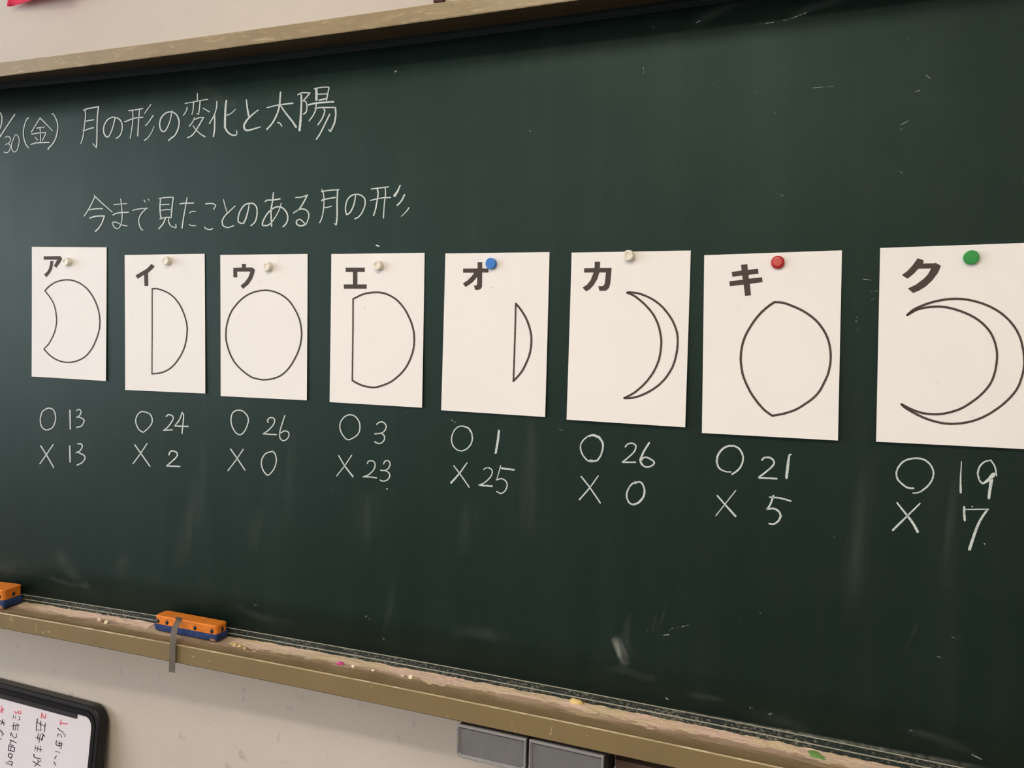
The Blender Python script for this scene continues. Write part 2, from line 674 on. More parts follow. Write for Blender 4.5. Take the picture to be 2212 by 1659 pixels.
sweep('top_frame', lambda s: [(-0.003, zTB(s) + 0.0142), (0.012, zTB(s) + 0.0142), (0.0885, zLip(s)), (0.09, zLip(s) + 0.0015), (0.09, zTop(s) - 0.002),
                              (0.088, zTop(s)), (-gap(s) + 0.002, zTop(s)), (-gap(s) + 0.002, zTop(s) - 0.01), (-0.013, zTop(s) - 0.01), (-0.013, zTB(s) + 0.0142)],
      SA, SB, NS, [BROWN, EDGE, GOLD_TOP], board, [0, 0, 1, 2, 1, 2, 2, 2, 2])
sweep('lower_rail', lambda s: [(-0.004, zL1(s)), (0.004, zL1(s)), (0.004, zL2(s)), (0.0085, zL2(s)), (0.0085, zL3(s) - 0.006), (-0.004, zL3(s) - 0.006)],
      SA, SB, NS, [DUSTLINE, RAILD], board, [0, 1, 0, 1, 1])


def tray_floor(s, d):
    """height of the dusty tray floor at distance d from the board"""
    z = zL3(s)
    e = zL4(s)
    pts = [(-1, z), (0.009, z), (0.03, z - 0.0012), (0.058, z - 0.0006), (0.074, z + 0.0002), (0.084, e - 0.0006), (0.09, e), (1, e)]
    for (d0, z0), (d1, z1) in zip(pts, pts[1:]):
        if d <= d1:
            return z0 + (z1 - z0) * (d - d0) / (d1 - d0)
    return e


tray = sweep('chalk_tray', lambda s: [(-0.004, zL3(s) - 0.0015), (0.009, zL3(s)), (0.03, zL3(s) - 0.0012), (0.058, zL3(s) - 0.0006), (0.074, zL3(s) + 0.0002),
                                      (0.084, zL4(s) - 0.0006), (0.0885, zL4(s)), (0.0905, zL4(s) - 0.0018), (0.0905, zL5(s) + 0.002), (0.0885, zL5(s)),
                                      (-gap(s) + 0.002, zL5(s)), (-gap(s) + 0.002, zL5(s) + 0.012), (-0.012, zL5(s) + 0.012)],
             SA, SB, NS, [TRAYF, EDGE, GOLD, CRACK], board, [0, 0, 0, 0, 0, 2, 1, 2, 3, 2, 2, 2])
tray['label'] = 'khaki chalk tray full of pink and yellow chalk dust'
for s in (SA, SB):
    bm = bmesh.new()
    sg = -1 if s == SA else 1
    g = gap(s) - 0.002
    add_box(bm, bp(s + sg * 0.014, 1.4465, 0.03 - g / 2 + 0.03), bt(s) * 0.0135, bn(s) * (0.03 + g / 2), Z * 0.632, 0.002)
    bm_obj('side_frame', bm, GOLD, board)

# ---- chalk writing
put0 = lambda x, y: (lambda q: bp(q[0], q[1], 0.0006))(at(x, y, 0.0006))
A = (0, 200, 11.06)
B = (160, 200, 11.06)
C = (330, 180, 11.06)
D = (510, 170, 9.2167)
E_ = (170, 400, 11.06)
F = (330, 390, 11.06)
G = (500, 390, 11.06)
H_ = (680, 380, 10.0545)
T1 = (40, 700, 5.2667)
T2 = (450, 750, 5.53)
T3 = (690, 770, 5.53)
T4 = (930, 790, 5.53)
T5 = (1200, 800, 5.53)
T6 = (1490, 850, 5.53)
T8 = (1812, 920, 5.53)
CH, NU, MK = 'chalk_character', 'chalk_number', 'chalk_mark'
TEXT = [
 # date
 (NU, A, 'date, month figure cut off at the left edge', "28:5,480 42,560 45,660 28,780 -5,860 -60,940; 28:5,480 -60,462 -115,540 -100,660 -14,685"),
 (MK, A, 'date, slanted stroke', "28>32:355,520 200,750 -50,1130"),
 (NU, A, 'date, number 30', "22:130,1070 175,1045 235,1070 255,1120 225,1190 195,1220; 22:195,1220 160,1230 130,1245; 22:195,1220 240,1260 248,1310 215,1400 150,1440 90,1420; 22:370,1000 320,1110 280,1220 275,1300 300,1380 345,1420 400,1380 440,1280 460,1150 440,1060 400,1010 365,1000"),
 (MK, A, 'date, opening bracket', "24>28:685,615 660,605 620,680 580,800 560,930 565,1060 600,1190 640,1270 690,1325"),
 (CH, A, 'date, weekday character', "26:955,605 750,945; 28>20:955,603 1255,910; 24:880,850 960,835 1030,832 1068,815; 24:955,845 968,1000 965,1195; 24:755,995 920,965 1095,955; 22:1100,950 1060,1050 1010,1140; 20:840,1065 870,1105 905,1135; 30:740,1240 850,1205 1000,1195 1175,1190"),
 (MK, A, 'date, closing bracket', "26>32:1240,515 1270,510 1320,590 1365,700 1380,800 1370,930 1330,1090 1260,1220 1160,1330 1150,1365"),
 # heading
 (CH, B, 'heading, character for moon', "26:268,430 275,560 255,720 235,900 205,1090 160,1220; 34:230,425 300,390 400,370 590,335; 32:588,325 562,520 550,800 545,1100 535,1320; 26>18:535,1320 445,1215; 28:265,690 340,670 475,648; 28:215,905 260,905 340,870 465,838"),
 (CH, B, 'heading, first no character', "30:975,620 940,780 890,930 835,1045; 34>28:835,1050 770,1055 720,980 705,880 730,760 800,650 880,600 960,590 1060,620 1125,690 1150,800 1140,920 1100,1020 1050,1070 1000,1095"),
 (CH, B, 'heading, character for shape', "28:1305,432 1450,415 1645,380; 30:1205,690 1240,690 1340,645 1480,605 1645,590; 24:1395,430 1408,560 1395,750 1370,930 1340,1095; 24>32:1565,410 1550,580 1535,800 1522,1035; 24:1835,285 1760,390 1680,505; 28:1890,545 1800,680 1710,790; 18>28:1912,810 1850,950 1770,1070 1680,1145"),
 (CH, C, 'heading, second no character', "22>34:475,650 445,740 420,870 370,1010 310,1120 265,1155; 34:265,1155 210,1130 175,1060 165,960 195,840 270,740 360,690 450,685 540,725 600,810 630,920 620,1030 580,1150 520,1250 440,1310 375,1368"),
 (CH, C, 'heading, first character for change', "26:1065,240 1068,420; 24:770,482 1040,430 1318,380; 30>22:978,460 965,620 937,745; 28:1130,430 1115,600 1095,745; 24>14:1095,745 1045,715; 24:825,565 795,670 730,770; 24:1200,592 1280,640 1358,685; 22>30:1000,815 960,910 875,1030; 28:1005,865 1080,828 1180,815 1220,825; 32:1205,830 1130,960 1030,1130 930,1250 830,1300; 22>30:960,1010 1040,1115 1140,1210 1250,1280"),
 (CH, C, 'heading, second character for change', "28:1530,430 1525,570 1480,730 1420,850 1350,965; 36:1475,745 1480,950 1475,1100 1450,1275; 44>56:1760,410 1740,560 1730,800 1725,1050; 48>34:1725,1050 1780,1150 1870,1225 1960,1240 2005,1225; 34>22:2005,1225 2010,1180 2000,1125; 28>18:1775,765 1880,710 1980,620"),
 (CH, D, 'heading, to character', "24>40:205,420 220,560 250,740; 26>44:440,625 330,710 220,820 155,930; 44>24:155,930 170,1000 225,1030 350,1000 480,960"),
 (CH, D, 'heading, first character for sun', "34:885,270 875,400 860,560 800,740 710,900 610,1010; 22>32:610,580 740,545 870,520 1130,488; 30>40:890,545 1000,700 1120,850 1195,965; 24:825,875 865,880 910,945"),
 (CH, D, 'heading, second character for sun', "34>50:1298,320 1300,500 1285,800 1262,1030; 26:1228,320 1320,280 1475,285; 28:1465,290 1400,370 1335,440; 24>30:1345,445 1390,460 1410,560 1395,660 1345,705; 50:1597,200 1600,425; 24:1555,205 1620,185 1740,170 1850,170; 26:1852,175 1825,300 1800,430; 22:1630,310 1825,300; 34:1650,430 1785,398; 36:1440,520 1600,485 1780,470 1940,460; 26:1595,515 1590,600 1540,720 1455,840; 28:1570,588 1700,575 1970,572; 34:1975,575 1985,700 1965,850 1920,970 1875,1050; 28>16:1870,1045 1838,1010; 28:1750,600 1765,650 1720,780 1630,920; 30:1865,705 1770,900 1680,1080 1600,1205"),
 # second line
 (CH, E_, 'second line, character for now', "24:372,238 385,285; 28:385,285 260,540 130,740; 30>24:380,262 560,430 800,640; 28:255,588 400,565 570,562; 34:265,785 400,745 610,732; 34:615,735 560,890 490,1010 400,1105"),
 (CH, E_, 'second line, ma character', "24:840,468 1000,450 1150,440; 30:820,715 870,685 1000,655 1190,648; 24:1005,325 1030,560 1038,750 1020,900 985,990 930,1040 850,1000 805,910 840,880 930,900 1050,955 1160,972"),
 (CH, E_, 'second line, de character', "24:1290,600 1460,565 1655,548; 28:1610,560 1490,690 1435,830 1450,950 1490,1040 1535,1078; 24:1558,355 1595,405; 22:1668,335 1685,370"),
 (CH, F, 'second line, character for seeing', "32:190,435 172,600 180,780 200,905; 26:145,432 300,405 495,398; 32:490,400 460,640 440,890; 24:195,580 395,568; 24:200,712 320,695 425,698; 30:170,918 300,882 445,880; 34:305,905 240,1040 140,1155; 26:385,905 380,980 420,1070 490,1110 555,1128; 26:558,1125 552,1045"),
 (CH, F, 'second line, ta character', "30:650,565 700,548 980,535; 24>34:822,405 780,640 740,860 698,1135; 24:878,775 930,740 1020,740; 22:868,1050 930,1078 1028,1078"),
 (CH, F, 'second line, ko character', "30:1258,560 1340,548 1440,555 1510,590; 28:1510,590 1455,690; 24>28:1235,1105 1270,1150 1350,1170 1400,1165 1435,1145"),
 (CH, F, 'second line, to character', "24:1690,455 1720,580 1775,760; 26>36:1970,608 1860,710 1720,850 1655,970; 34>26:1655,970 1680,1075 1770,1120 1850,1110 1935,1078"),
 (CH, G, 'second line, first no character', "26>44:425,570 390,750 340,920 290,1020; 34:290,1025 200,1010 160,960 175,820 230,690 320,580 420,548 500,545 570,590 610,680 605,850 560,990 465,1080"),
 (CH, G, 'second line, a character', "32>36:805,505 850,470 1000,465 1165,435; 36:1005,290 980,500 945,720 950,900 960,1090; 22>36:1190,540 1150,680 1060,850 950,1010 860,1070 760,1075; 36:760,1075 740,1050 760,960 850,800 960,690 1060,635 1150,630 1240,670 1320,770 1345,880 1330,980 1280,1060 1230,1105"),
 (CH, G, 'second line, ru character', "28>36:1535,405 1640,400 1730,380 1820,345; 36:1810,350 1740,490 1620,680 1480,775; 38>28:1480,775 1600,700 1700,680 1790,710 1845,790 1840,900 1790,1030; 40>28:1790,1030 1720,1070 1640,1080 1570,1050 1550,990 1590,940 1650,935 1760,1030"),
 (CH, H_, 'second line, character for moon', "26:155,295 185,380 200,560 185,760 150,920 105,1020; 28:145,340 300,315 525,298; 34:497,300 485,560 485,860 465,1060; 30>14:465,1065 415,1030; 32:150,540 200,510 445,468; 28>20:200,690 280,680 372,655"),
 (CH, H_, 'second line, second no character', "26>36:885,430 860,580 810,720 750,810 690,840; 30:690,840 668,750 675,620 720,500 800,425 900,400 1000,420 1080,490 1095,590 1070,700 1010,820 940,900 870,930"),
 (CH, H_, 'second line, character for shape', "28:1225,285 1400,262 1600,238; 26:1205,535 1350,498 1500,475 1650,468; 32:1355,275 1375,380 1350,560 1320,720 1275,865; 26:1528,250 1535,400 1510,620 1490,915; 30>56:1855,205 1800,330 1730,435; 36:1950,410 1880,540 1790,640; 26>18:2045,690 1990,770 1880,880"),
 (MK, H_, 'short chalk dash over the fourth card', "34:1335,1508 1395,1524"),
 # tallies under the cards
 (MK, T1, 'circle under the first card', "14:300,975 270,1000 248,1080 260,1160 300,1200 345,1200 395,1165 422,1080 410,1000 375,962 335,958 290,978"),
 (NU, T1, 'number 13 beside the circle under the first card', "17:585,978 590,1195; 14:660,985 690,970 712,1005 690,1045 660,1062; 14:675,1053 735,1080 745,1110 715,1160 660,1175"),
 (MK, T1, 'cross under the first card', "15:252,1385 330,1510 402,1635; 14:395,1370 320,1480 243,1590"),
 (NU, T1, 'number 13 beside the cross under the first card', "18:583,1388 587,1570; 15:672,1362 715,1365 725,1395 700,1440 655,1465; 15:675,1458 745,1495 755,1530 725,1575 665,1605"),
 (MK, T1, 'circle under the second card', "14:1420,1232 1370,1200 1335,1120 1345,1050 1390,1000 1440,1000 1500,1030 1522,1095 1505,1150 1460,1200 1415,1235"),
 (NU, T1, 'number 24 under the second card', "15:1680,1050 1710,1030 1755,1050 1755,1090 1700,1170 1650,1210; 15:1650,1210 1750,1203; 15:1862,1005 1830,1090 1780,1155; 17:1780,1160 1930,1165; 15:1862,1005 1878,1050 1860,1245"),
 (MK, T1, 'cross under the second card', "15:1322,1372 1495,1618; 14:1462,1360 1390,1470 1303,1588"),
 (NU, T1, 'number 2 under the second card', "17:1710,1490 1725,1455 1760,1443 1805,1470 1790,1520 1685,1615; 18:1685,1615 1835,1620"),
 (MK, T2, 'circle under the third card', "15:370,1045 320,1010 280,930 272,840 300,775 360,752 420,770 465,820 478,880 455,960 415,1025 370,1045"),
 (NU, T2, 'number 26 under the third card', "15:715,900 708,870 745,840 790,860 780,920 720,990 655,1035; 16:655,1035 812,1045; 14:915,815 880,920 855,1010 855,1080 890,1115 930,1105 962,1060 955,1015 910,1000 865,1025"),
 (MK, T2, 'cross under the third card', "16:265,1215 345,1330 438,1468; 14:418,1218 340,1335 235,1475"),
 (NU, T2, 'number 0 under the third card', "15:780,1245 740,1250 680,1275 640,1340 635,1400 655,1470 705,1528 750,1500 790,1440 812,1360 800,1280 765,1242"),
 (MK, T3, 'circle under the fourth card', "15:345,995 290,955 250,880 248,800 285,735 340,700 400,702 450,740 482,810 475,900 430,955 345,995"),
 (NU, T3, 'number 3 under the fourth card', "15:683,812 715,787 760,785 798,830 780,885 740,915 660,925; 15:740,915 775,950 772,1000 730,1038 690,1035 660,1018"),
 (MK, T3, 'cross under the fourth card', "15>20:230,1185 305,1310 400,1435; 13:385,1180 305,1300 205,1428"),
 (NU, T3, 'number 23 under the fourth card', "15:572,1280 590,1250 640,1250 665,1290 650,1350 590,1410 520,1438; 16:520,1438 600,1440 683,1450; 15:765,1285 785,1250 825,1248 845,1290 820,1340 780,1362 730,1360; 15:780,1362 825,1385 840,1430 810,1475 760,1490 722,1475; 11:800,1585 815,1580"),
 (MK, T4, 'circle under the fifth card', "15:370,1020 310,1000 262,940 252,860 280,780 330,730 385,720; 17>22:385,720 450,745 490,800; 18>15:490,800 500,870 480,940 430,995 370,1020"),
 (NU, T4, 'number 1 under the fifth card', "28:818,775 800,920 778,1042"),
 (MK, T4, 'cross under the fifth card', "15:278,1195 350,1290 462,1452; 14>26:438,1158 350,1280 245,1400"),
 (NU, T4, 'number 25 under the fifth card', "15:635,1240 660,1222 705,1222 738,1260 715,1330 640,1400 575,1425; 22:580,1425 735,1440; 13:838,1195 800,1330 785,1365; 22:848,1225 1000,1244; 15:785,1365 850,1350 900,1380 915,1430 890,1495 840,1525 790,1503"),
 (MK, T5, 'circle under the sixth card', "18:440,1092 380,1075 320,1000 298,920 320,850 380,790; 20>34:380,790 450,775 520,800; 30>18:520,800 560,860 565,930 540,1020; 20>24:540,1020 490,1080 410,1075"),
 (NU, T5, 'number 26 under the sixth card', "18:832,915 865,880 920,872 960,905 940,970 870,1040 800,1095; 20:800,1098 955,1098; 22>26:1120,865 1060,960 1020,1050 1015,1090 1040,1135; 20:1040,1135 1085,1155 1140,1145 1180,1105 1150,1070 1090,1040 1050,1045 1025,1075"),
 (MK, T5, 'cross under the sixth card', "18:308,1270 410,1400 535,1585; 14>20:510,1260 410,1400 285,1545"),
 (NU, T5, 'number 0 under the sixth card', "20:955,1330 900,1370 860,1440 850,1510 880,1580 930,1605; 26:930,1605 990,1580 1050,1510 1065,1430; 20:1065,1430 1040,1360 1000,1332 945,1350"),
 (MK, T6, 'circle under the seventh card', "14>24:495,938 420,930 350,890 322,820; 28>22:322,820 335,740 390,665 460,628 530,625; 22:530,625 590,660 630,730 635,800 610,870 570,920 505,965"),
 (NU, T6, 'number 21 under the seventh card', "22:862,795 890,768 950,765 1000,800 1000,850 930,920 825,1002; 22:830,1008 880,1008 1040,1018; 20>34:1210,732 1190,735 1175,830; 34:1175,830 1155,1008"),
 (MK, T6, 'cross under the seventh card', "20>26:328,1220 420,1325 548,1468; 14:550,1158 430,1310 312,1460"),
 (NU, T6, 'number 5 under the seventh card', "24:1000,1220 960,1330 922,1380; 20:955,1238 1080,1250 1208,1285; 22>26:922,1382 1000,1375 1060,1405 1088,1460; 28>18:1088,1460 1060,1520 1000,1560 945,1555"),
 (MK, T8, 'circle under the eighth card', "22:895,747 830,740 770,705 705,640 688,560 720,480 790,415 900,388 1010,400 1090,460 1130,550 1115,640 1060,720 980,785; 20>12:980,785 930,800 880,802"),
 (NU, T8, 'number 19 under the eighth card', "10>28:1465,425 1455,620 1455,795; 16>26:1815,410 1740,430 1680,490 1658,570; 22:1658,570 1680,650 1720,690; 24>58:1720,690 1780,650 1850,580; 18:1815,408 1865,490 1885,595; 44>34:1825,640 1805,760 1792,865"),
 (MK, T8, 'cross under the eighth card', "20>34:695,918 820,1075 890,1170 942,1265; 18>28:970,925 880,1015 645,1245"),
 (NU, T8, 'number 7 under the eighth card', "28:1498,968 1498,1050 1505,1130; 16:1510,998 1788,995; 28>40:1775,1000 1700,1110 1640,1240 1560,1475; 12:1590,962 1600,968; 12:1735,1408 1745,1412"),
]
for nm, org, lab, tx in TEXT:
    draw(nm, tx, org, put0, CHALK, board, 0.11, 7.0, True, 0.95, 'white chalk: ' + lab)

# ---- smears, wipes and scratches left on the board
put1 = lambda x, y: (lambda q: bp(q[0], q[1], 0.0004))(at(x, y, 0.0004))
WIPES = [
 ('chalk_smear', STRONG, "26:1328,1372 1340,1404 1354,1440; 15:1323,1376 1335,1406 1346,1432"),
 ('chalk_smear', STRONG, "4>16:1450,1529 1600,1560 1700,1579 1950,1627 2150,1665"),
 ('chalk_wipe', FAINT, "30>14:1348,1394 1356,1350 1362,1318; 30:1345,1360 1354,1390 1364,1424"),
 ('chalk_wipe', HAZE, "40:965,1374 1030,1366 1105,1384; 26:1300,1440 1360,1452 1430,1470; 70:-30,1215 20,1232 70,1246; 30:1600,1535 1700,1560 1780,1592; 24:1930,1575 2010,1590 2120,1632; 20:1480,1498 1570,1514"),
 ('chalk_wipe', HAZE, "16:90,1240 150,1262 200,1268; 24:500,1306 560,1330 630,1347; 60>20:110,1170 150,1230 200,1280; 50>20:255,1250 275,1180; 50>24:420,180 470,215 520,232; 40>20:1480,66 1560,20 1650,2; 36>16:1690,46 1760,15 1840,-4"),
 ('chalk_wipe', FAINT, "14>4:1440,1300 1432,1330 1412,1375; 16>6:1418,1322 1408,1370; 10>4:1355,1330 1344,1372"),
 ('chalk_wipe', FAINT, "50>80:1893,960 1868,1050 1850,1180 1842,1330"),
 ('chalk_wipe', FAINT, "26>40:2070,1000 2050,1150 2038,1290; 14>6:1985,1340 1968,1380 1940,1425"),
 ('chalk_wipe', FAINT, "34>60:1145,870 1142,1050 1138,1200; 22>40:632,900 628,1020 618,1160; 40>70:440,960 425,1080 380,1240"),
 ('chalk_wipe', FAINT, "60>30:560,1090 540,1200; 90>50:800,1040 780,1200; 60>40:1020,1060 1000,1220; 30>10:858,1240 838,1330 828,1378"),
 ('chalk_scratch', SCRATCH, "2:1446,1362 1454,1357; 3:1462,1356 1465,1354; 3:1474,1354 1477,1352; 1.5:1478,1353 1488,1350 1494,1347; 2:1423,1373 1445,1371"),
 ('chalk_scratch', SCRATCH, "2:2052,1375 2080,1383; 1.6:2025,1418 2045,1424; 1.4:1398,1364 1396,1357"),
 ('chalk_scratch', SCRATCH, "1.4:1640,52 1690,45 1730,32 1745,26; 2.4:1500,52 1512,45; 1.4:1755,190 1800,186; 1.2:1945,270 1975,255; 1.3:1530,182 1545,181"),
 ('chalk_scratch', SCRATCH, "2:1998,160 2010,170; 2:1978,198 1986,196; 1.5:1945,280 1955,276; 2:1940,368 1950,374; 1.5:1684,420 1690,424; 1.3:1880,630 1895,628"),
 ('chalk_scratch', SCRATCH, "3:851,158 855,153; 2:855,153 858,155; 2:766,163 768,164; 2.4:1144,281 1145,284; 2:1689,421 1691,423; 1.5:1390,130 1390,158; 2:958,301 959,303"),
 ('chalk_scratch', SCRATCH, "2:548,1307 555,1307; 2.6:790,1331 798,1337; 2:826,1378 830,1382; 3:1438,1508 1444,1511; 2:1620,1529 1626,1530; 2:1655,1543 1666,1544; 2.4:1660,1542 1670,1541; 2:1963,1578 1970,1578; 3:2100,1630 2120,1640; 2:1640,1322 1643,1325"),
 ('chalk_scratch', SCRATCH, "1.6:1203,925 1215,930; 1.6:975,907 985,913; 1.6:1850,685 1853,687; 2.4:1849,693 1855,697; 1.6:1860,603 1885,605; 2:1883,648 1888,645; 2:1456,1020 1459,1014; 2:1800,1158 1802,1160; 2:714,1058 716,1059"),
]
for nm, mt, tx in WIPES:
    for piece in tx.split(';'):
        if nm in ('chalk_wipe', 'chalk_smear'):
            (w0, w1, pts), = parse(piece)
            c = catmull(pts, 6.0)
            vv, uu, ff = [], [], []
            for i, (x, y) in enumerate(c):
                a, b = c[max(0, i - 1)], c[min(len(c) - 1, i + 1)]
                L = math.hypot(b[0] - a[0], b[1] - a[1])
                nx, ny = -(b[1] - a[1]) / L, (b[0] - a[0]) / L
                w = (w0 + (w1 - w0) * i / (len(c) - 1)) / 2
                for q in (-1, 0, 1):
                    vv.append(put1(x + nx * w * q, y + ny * w * q))
                    uu.append((q * 0.5 + 0.5, i / (len(c) - 1)))
            for i in range(len(c) - 1):
                for q in (0, 1):
                    a = i * 3 + q
                    ff.append((a, a + 1, a + 4, a + 3))
            mesh_obj(nm, vv, ff, mt, board, None, uu)
        else:
            draw(nm, piece, (0, 0, 1.0), put1, mt, board, 0.3, 4.0, True, 1.0)

putf = lambda x, y: (lambda q: bp(q[0], q[1], 0.0908))(at(x, y, 0.0908))
PALE = simple('pale_scratch', srgb(190, 172, 134), 0.6, 0.3)
for tx in ("1.2:22,1328 27,1346", "0.9:16,1336 31,1341", "0.9:78,1346 78,1366", "2.5:103,1365 107,1364.5", "2.5:92,1365.5 94,1366", "1.6:105,1342 105.5,1345",
           "2:416,1420 419,1417.5", "1.5:450,1429 452.5,1426.5", "1.2:1193,1567 1191,1577 1189,1585", "2.4:1188,1586 1191,1584", "1.6:1112,1577 1114,1580",
           "1.8:1105,1561 1107,1560", "1.6:801,1484 803,1481", "1.5:1270,1590 1268,1588", "2:966,1548 968,1547"):
    draw('paint_scratch', tx, (0, 0, 1.0), putf, PALE, board, 0.2, 2.0)

# ------------------------------------------------------------------ the eight cards
def dpaper(s, z, zt, lift):
    return 0.0012 + lift * max(0.0, min(1.0, (zt - z) / 0.297)) ** 1.5


CARDS = {
 'first': [(68.9, 533.2), (230.4, 534.1), (228.9, 823.0), (68.5, 813.3)],
 'second': [(269.4, 550.8), (442.1, 548.2), (443.6, 850), (270.5, 842.4)],
 'third': [(475.9, 550.6), (664.6, 548.6), (662.8, 864.8), (476.9, 855.6)],
 'fourth': [(715.9, 548.8), (917.3, 546.1), (911.7, 880.7), (712.1, 868.6)],
 'fifth': [(962.2, 547.5), (1187.1, 544.6), (1177.6, 900.8), (953.1, 886.2)],
 'sixth': [(1234.9, 545.7), (1492.2, 541.2), (1480.1, 923), (1223.9, 906.5)],
 'seventh': [(1521.3, 551.3), (1818.8, 540.8), (1810.1, 951.6), (1516.2, 935.4)],
 'eighth': [(1901.3, 535.7), (2240.5, 523.8), (2235.0, 971.2), (1892.5, 954.1)],
}
L1_, L2_, L3_ = (40, 510, 5.2667), (450, 530, 5.53), (690, 530, 5.53)
L4_, L5_, L6_, L7_ = (930, 530, 5.53), (1200, 530, 5.53), (1490, 530, 5.53), (1812, 510, 5.53)
LETTER = {
 'first': (L1_, ["285,230 475,228 497,257 480,290 430,362 402,338 440,268 287,268", "360,284 397,283 392,330 380,380 355,425 315,469 290,436 325,405 345,370 357,325"]),
 'second': (L1_, ["1512,316 1550,345 1520,378 1473,420 1476,568 1433,569 1428,440 1400,458 1355,486 1330,448 1400,415 1460,370"]),
 'third': (L2_, ["298,268 400,265 400,221 450,221 451,264 525,264 557,292 545,345 520,405 480,465 415,520 384,482 440,435 478,380 502,313 345,313 346,381 299,381"]),
 'fourth': (L3_, ["313,266 541,266 541,317 453,317 453,466 564,466 564,518 291,518 291,466 400,466 400,317 313,317"]),
 'fifth': (L4_, ["562,200 618,200 617,276 692,276 690,325 617,325 614,495 600,520 575,532 532,532 518,480 545,478 556,465 558,375 510,435 470,465 418,499 386,455 440,420 490,370 520,327 388,327 389,278 562,276"]),
 'sixth': (L5_, ["468,195 534,195 530,270 670,268 655,450 640,505 610,538 580,543 525,543 511,488 560,487 580,475 590,440 602,324 523,324 500,400 455,475 410,525 365,550 323,505 375,470 420,415 455,324 340,325 342,273 465,270"]),
 'seventh': (L6_, ["612,233 688,224 692,292 815,279 821,337 702,353 706,398 863,381 870,438 717,460 732,597 660,604 643,468 480,489 471,430 632,410 627,360 510,376 500,318 619,300"]),
 'eighth': (L7_, ["941,265 1018,290 1003,327 1150,325 1155,318 1219,354 1190,430 1120,525 1040,600 960,650 887,680 824,626 920,580 1010,515 1065,455 1102,387 948,390 900,445 820,510 753,465 820,415 880,350"]),
}
MOON = {
 'first': (L1_, "15:300,620 350,570 420,525 500,502 575,498 650,515 720,550 785,605 840,680 885,770 915,870 925,970 918,1060 890,1160 840,1270 770,1360 690,1410 600,1435 510,1432 420,1400 345,1345 288,1285; 13:288,1285 350,1215 405,1105 430,1000 430,910 410,800 370,715 300,620", 'gibbous moon with a concave left side'),
 'second': (L1_, "12:1520,600 1520,1080 1518,1568; 16:1520,600 1580,600 1680,635 1760,690 1830,775 1880,880 1912,990 1918,1090 1900,1220 1860,1330 1790,1440 1710,1515 1620,1555 1518,1568", 'right half moon'),
 'third': (L2_, "18:680,537 780,552 880,595 970,670 1040,775 1090,890 1112,1010 1112,1100 1090,1220 1040,1340 970,1455 880,1545 780,1590 680,1605 600,1598 510,1570 400,1490 310,1390 250,1270 215,1140 210,1040 225,930 270,800 350,690 440,610 550,557 680,537", 'full moon circle'),
 'fourth': (L3_, "17:402,640 400,1000 393,1610; 21:402,640 520,585 620,565 720,563 820,590 920,650 1010,750 1080,880 1120,1000 1133,1120 1122,1240 1080,1370 1010,1490 920,1580 840,1637 720,1685 640,1697 540,1682 460,1652 393,1612", 'moon cut by a straight left side'),
 'fifth': (L4_, "19:1018,695 1008,1100 990,1625; 23:1018,695 1080,770 1145,880 1190,1010 1205,1130 1190,1270 1150,1390 1080,1520 990,1622", 'narrow moon sliver with straight left side'),
 'sixth': (L5_, "24:855,565 900,562 1010,580 1150,640 1270,730 1380,870 1445,1020 1460,1150 1445,1290 1412,1415 1370,1502 1310,1590 1240,1663 1150,1728 1055,1778 960,1812 880,1825 820,1825; 24:855,565 950,610 1070,710 1170,830 1230,960 1260,1100 1262,1200 1243,1335 1215,1420 1180,1495 1130,1573 1070,1646 1000,1713 920,1773 820,1825", 'slim crescent moon at the right'),
 'seventh': (L6_, "26:1010,678 1120,688 1250,735 1380,800 1500,890 1590,1000 1650,1120 1680,1260 1680,1400 1653,1530 1605,1640 1568,1712 1528,1770 1470,1828 1400,1880 1280,1955 1150,2003 1050,2025 985,2035; 26:1010,678 930,735 860,797 800,864 750,932 700,1012 660,1092 632,1175 615,1260 609,1340 613,1420 628,1520 652,1600 685,1675 730,1762 785,1843 845,1918 910,1982 985,2035", 'gibbous moon with pointed top and bottom'),
 'eighth': (L7_, "26:815,945 900,875 1050,810 1200,770 1350,750 1500,755 1650,785 1800,840 1950,930 2080,1060 2160,1200 2200,1350 2215,1480 2205,1604 2150,1784 2060,1914 1930,2034 1760,2144 1580,2214 1400,2241 1250,2236 1080,2194 930,2129 800,2054 748,2008; 26:815,945 920,885 1030,855 1160,842 1280,850 1420,885 1570,945 1700,1030 1810,1150 1870,1290 1890,1430 1870,1600 1820,1744 1730,1864 1600,1974 1450,2064 1270,2118 1130,2128 1000,2114 870,2070 748,2008", 'wide thin crescent moon'),
}
MAG = {'first': (144.4, 565, 'white'), 'second': (359.3, 563.2, 'white'), 'third': (577.5, 576.1, 'white'), 'fourth': (816, 573.4, 'white'),
       'fifth': (1060.6, 569.2, 'blue'), 'sixth': (1357.7, 552.1, 'white'), 'seventh': (1679.9, 566.5, 'red'), 'eighth': (2098, 556, 'green')}
MAGM = {}
for nme, c in (('white', srgb(226, 220, 204)), ('blue', srgb(44, 116, 200)), ('red', srgb(178, 34, 34)), ('green', srgb(34, 142, 62))):
    MAGM[nme] = simple('magnet_' + nme, c, 0.35, 0.5, 0.07, 160)
MAGW = simple('magnet_worn_red', srgb(192, 82, 76), 0.5, 0.4, 0.15, 200)
KANA = {'first': 'a', 'second': 'i', 'third': 'u', 'fourth': 'e', 'fifth': 'o', 'sixth': 'ka', 'seventh': 'ki', 'eighth': 'ku'}
LIFT = {'first': .002, 'second': .002, 'third': .002, 'fourth': .003, 'fifth': .004, 'sixth': .006, 'seventh': .006, 'eighth': .005}
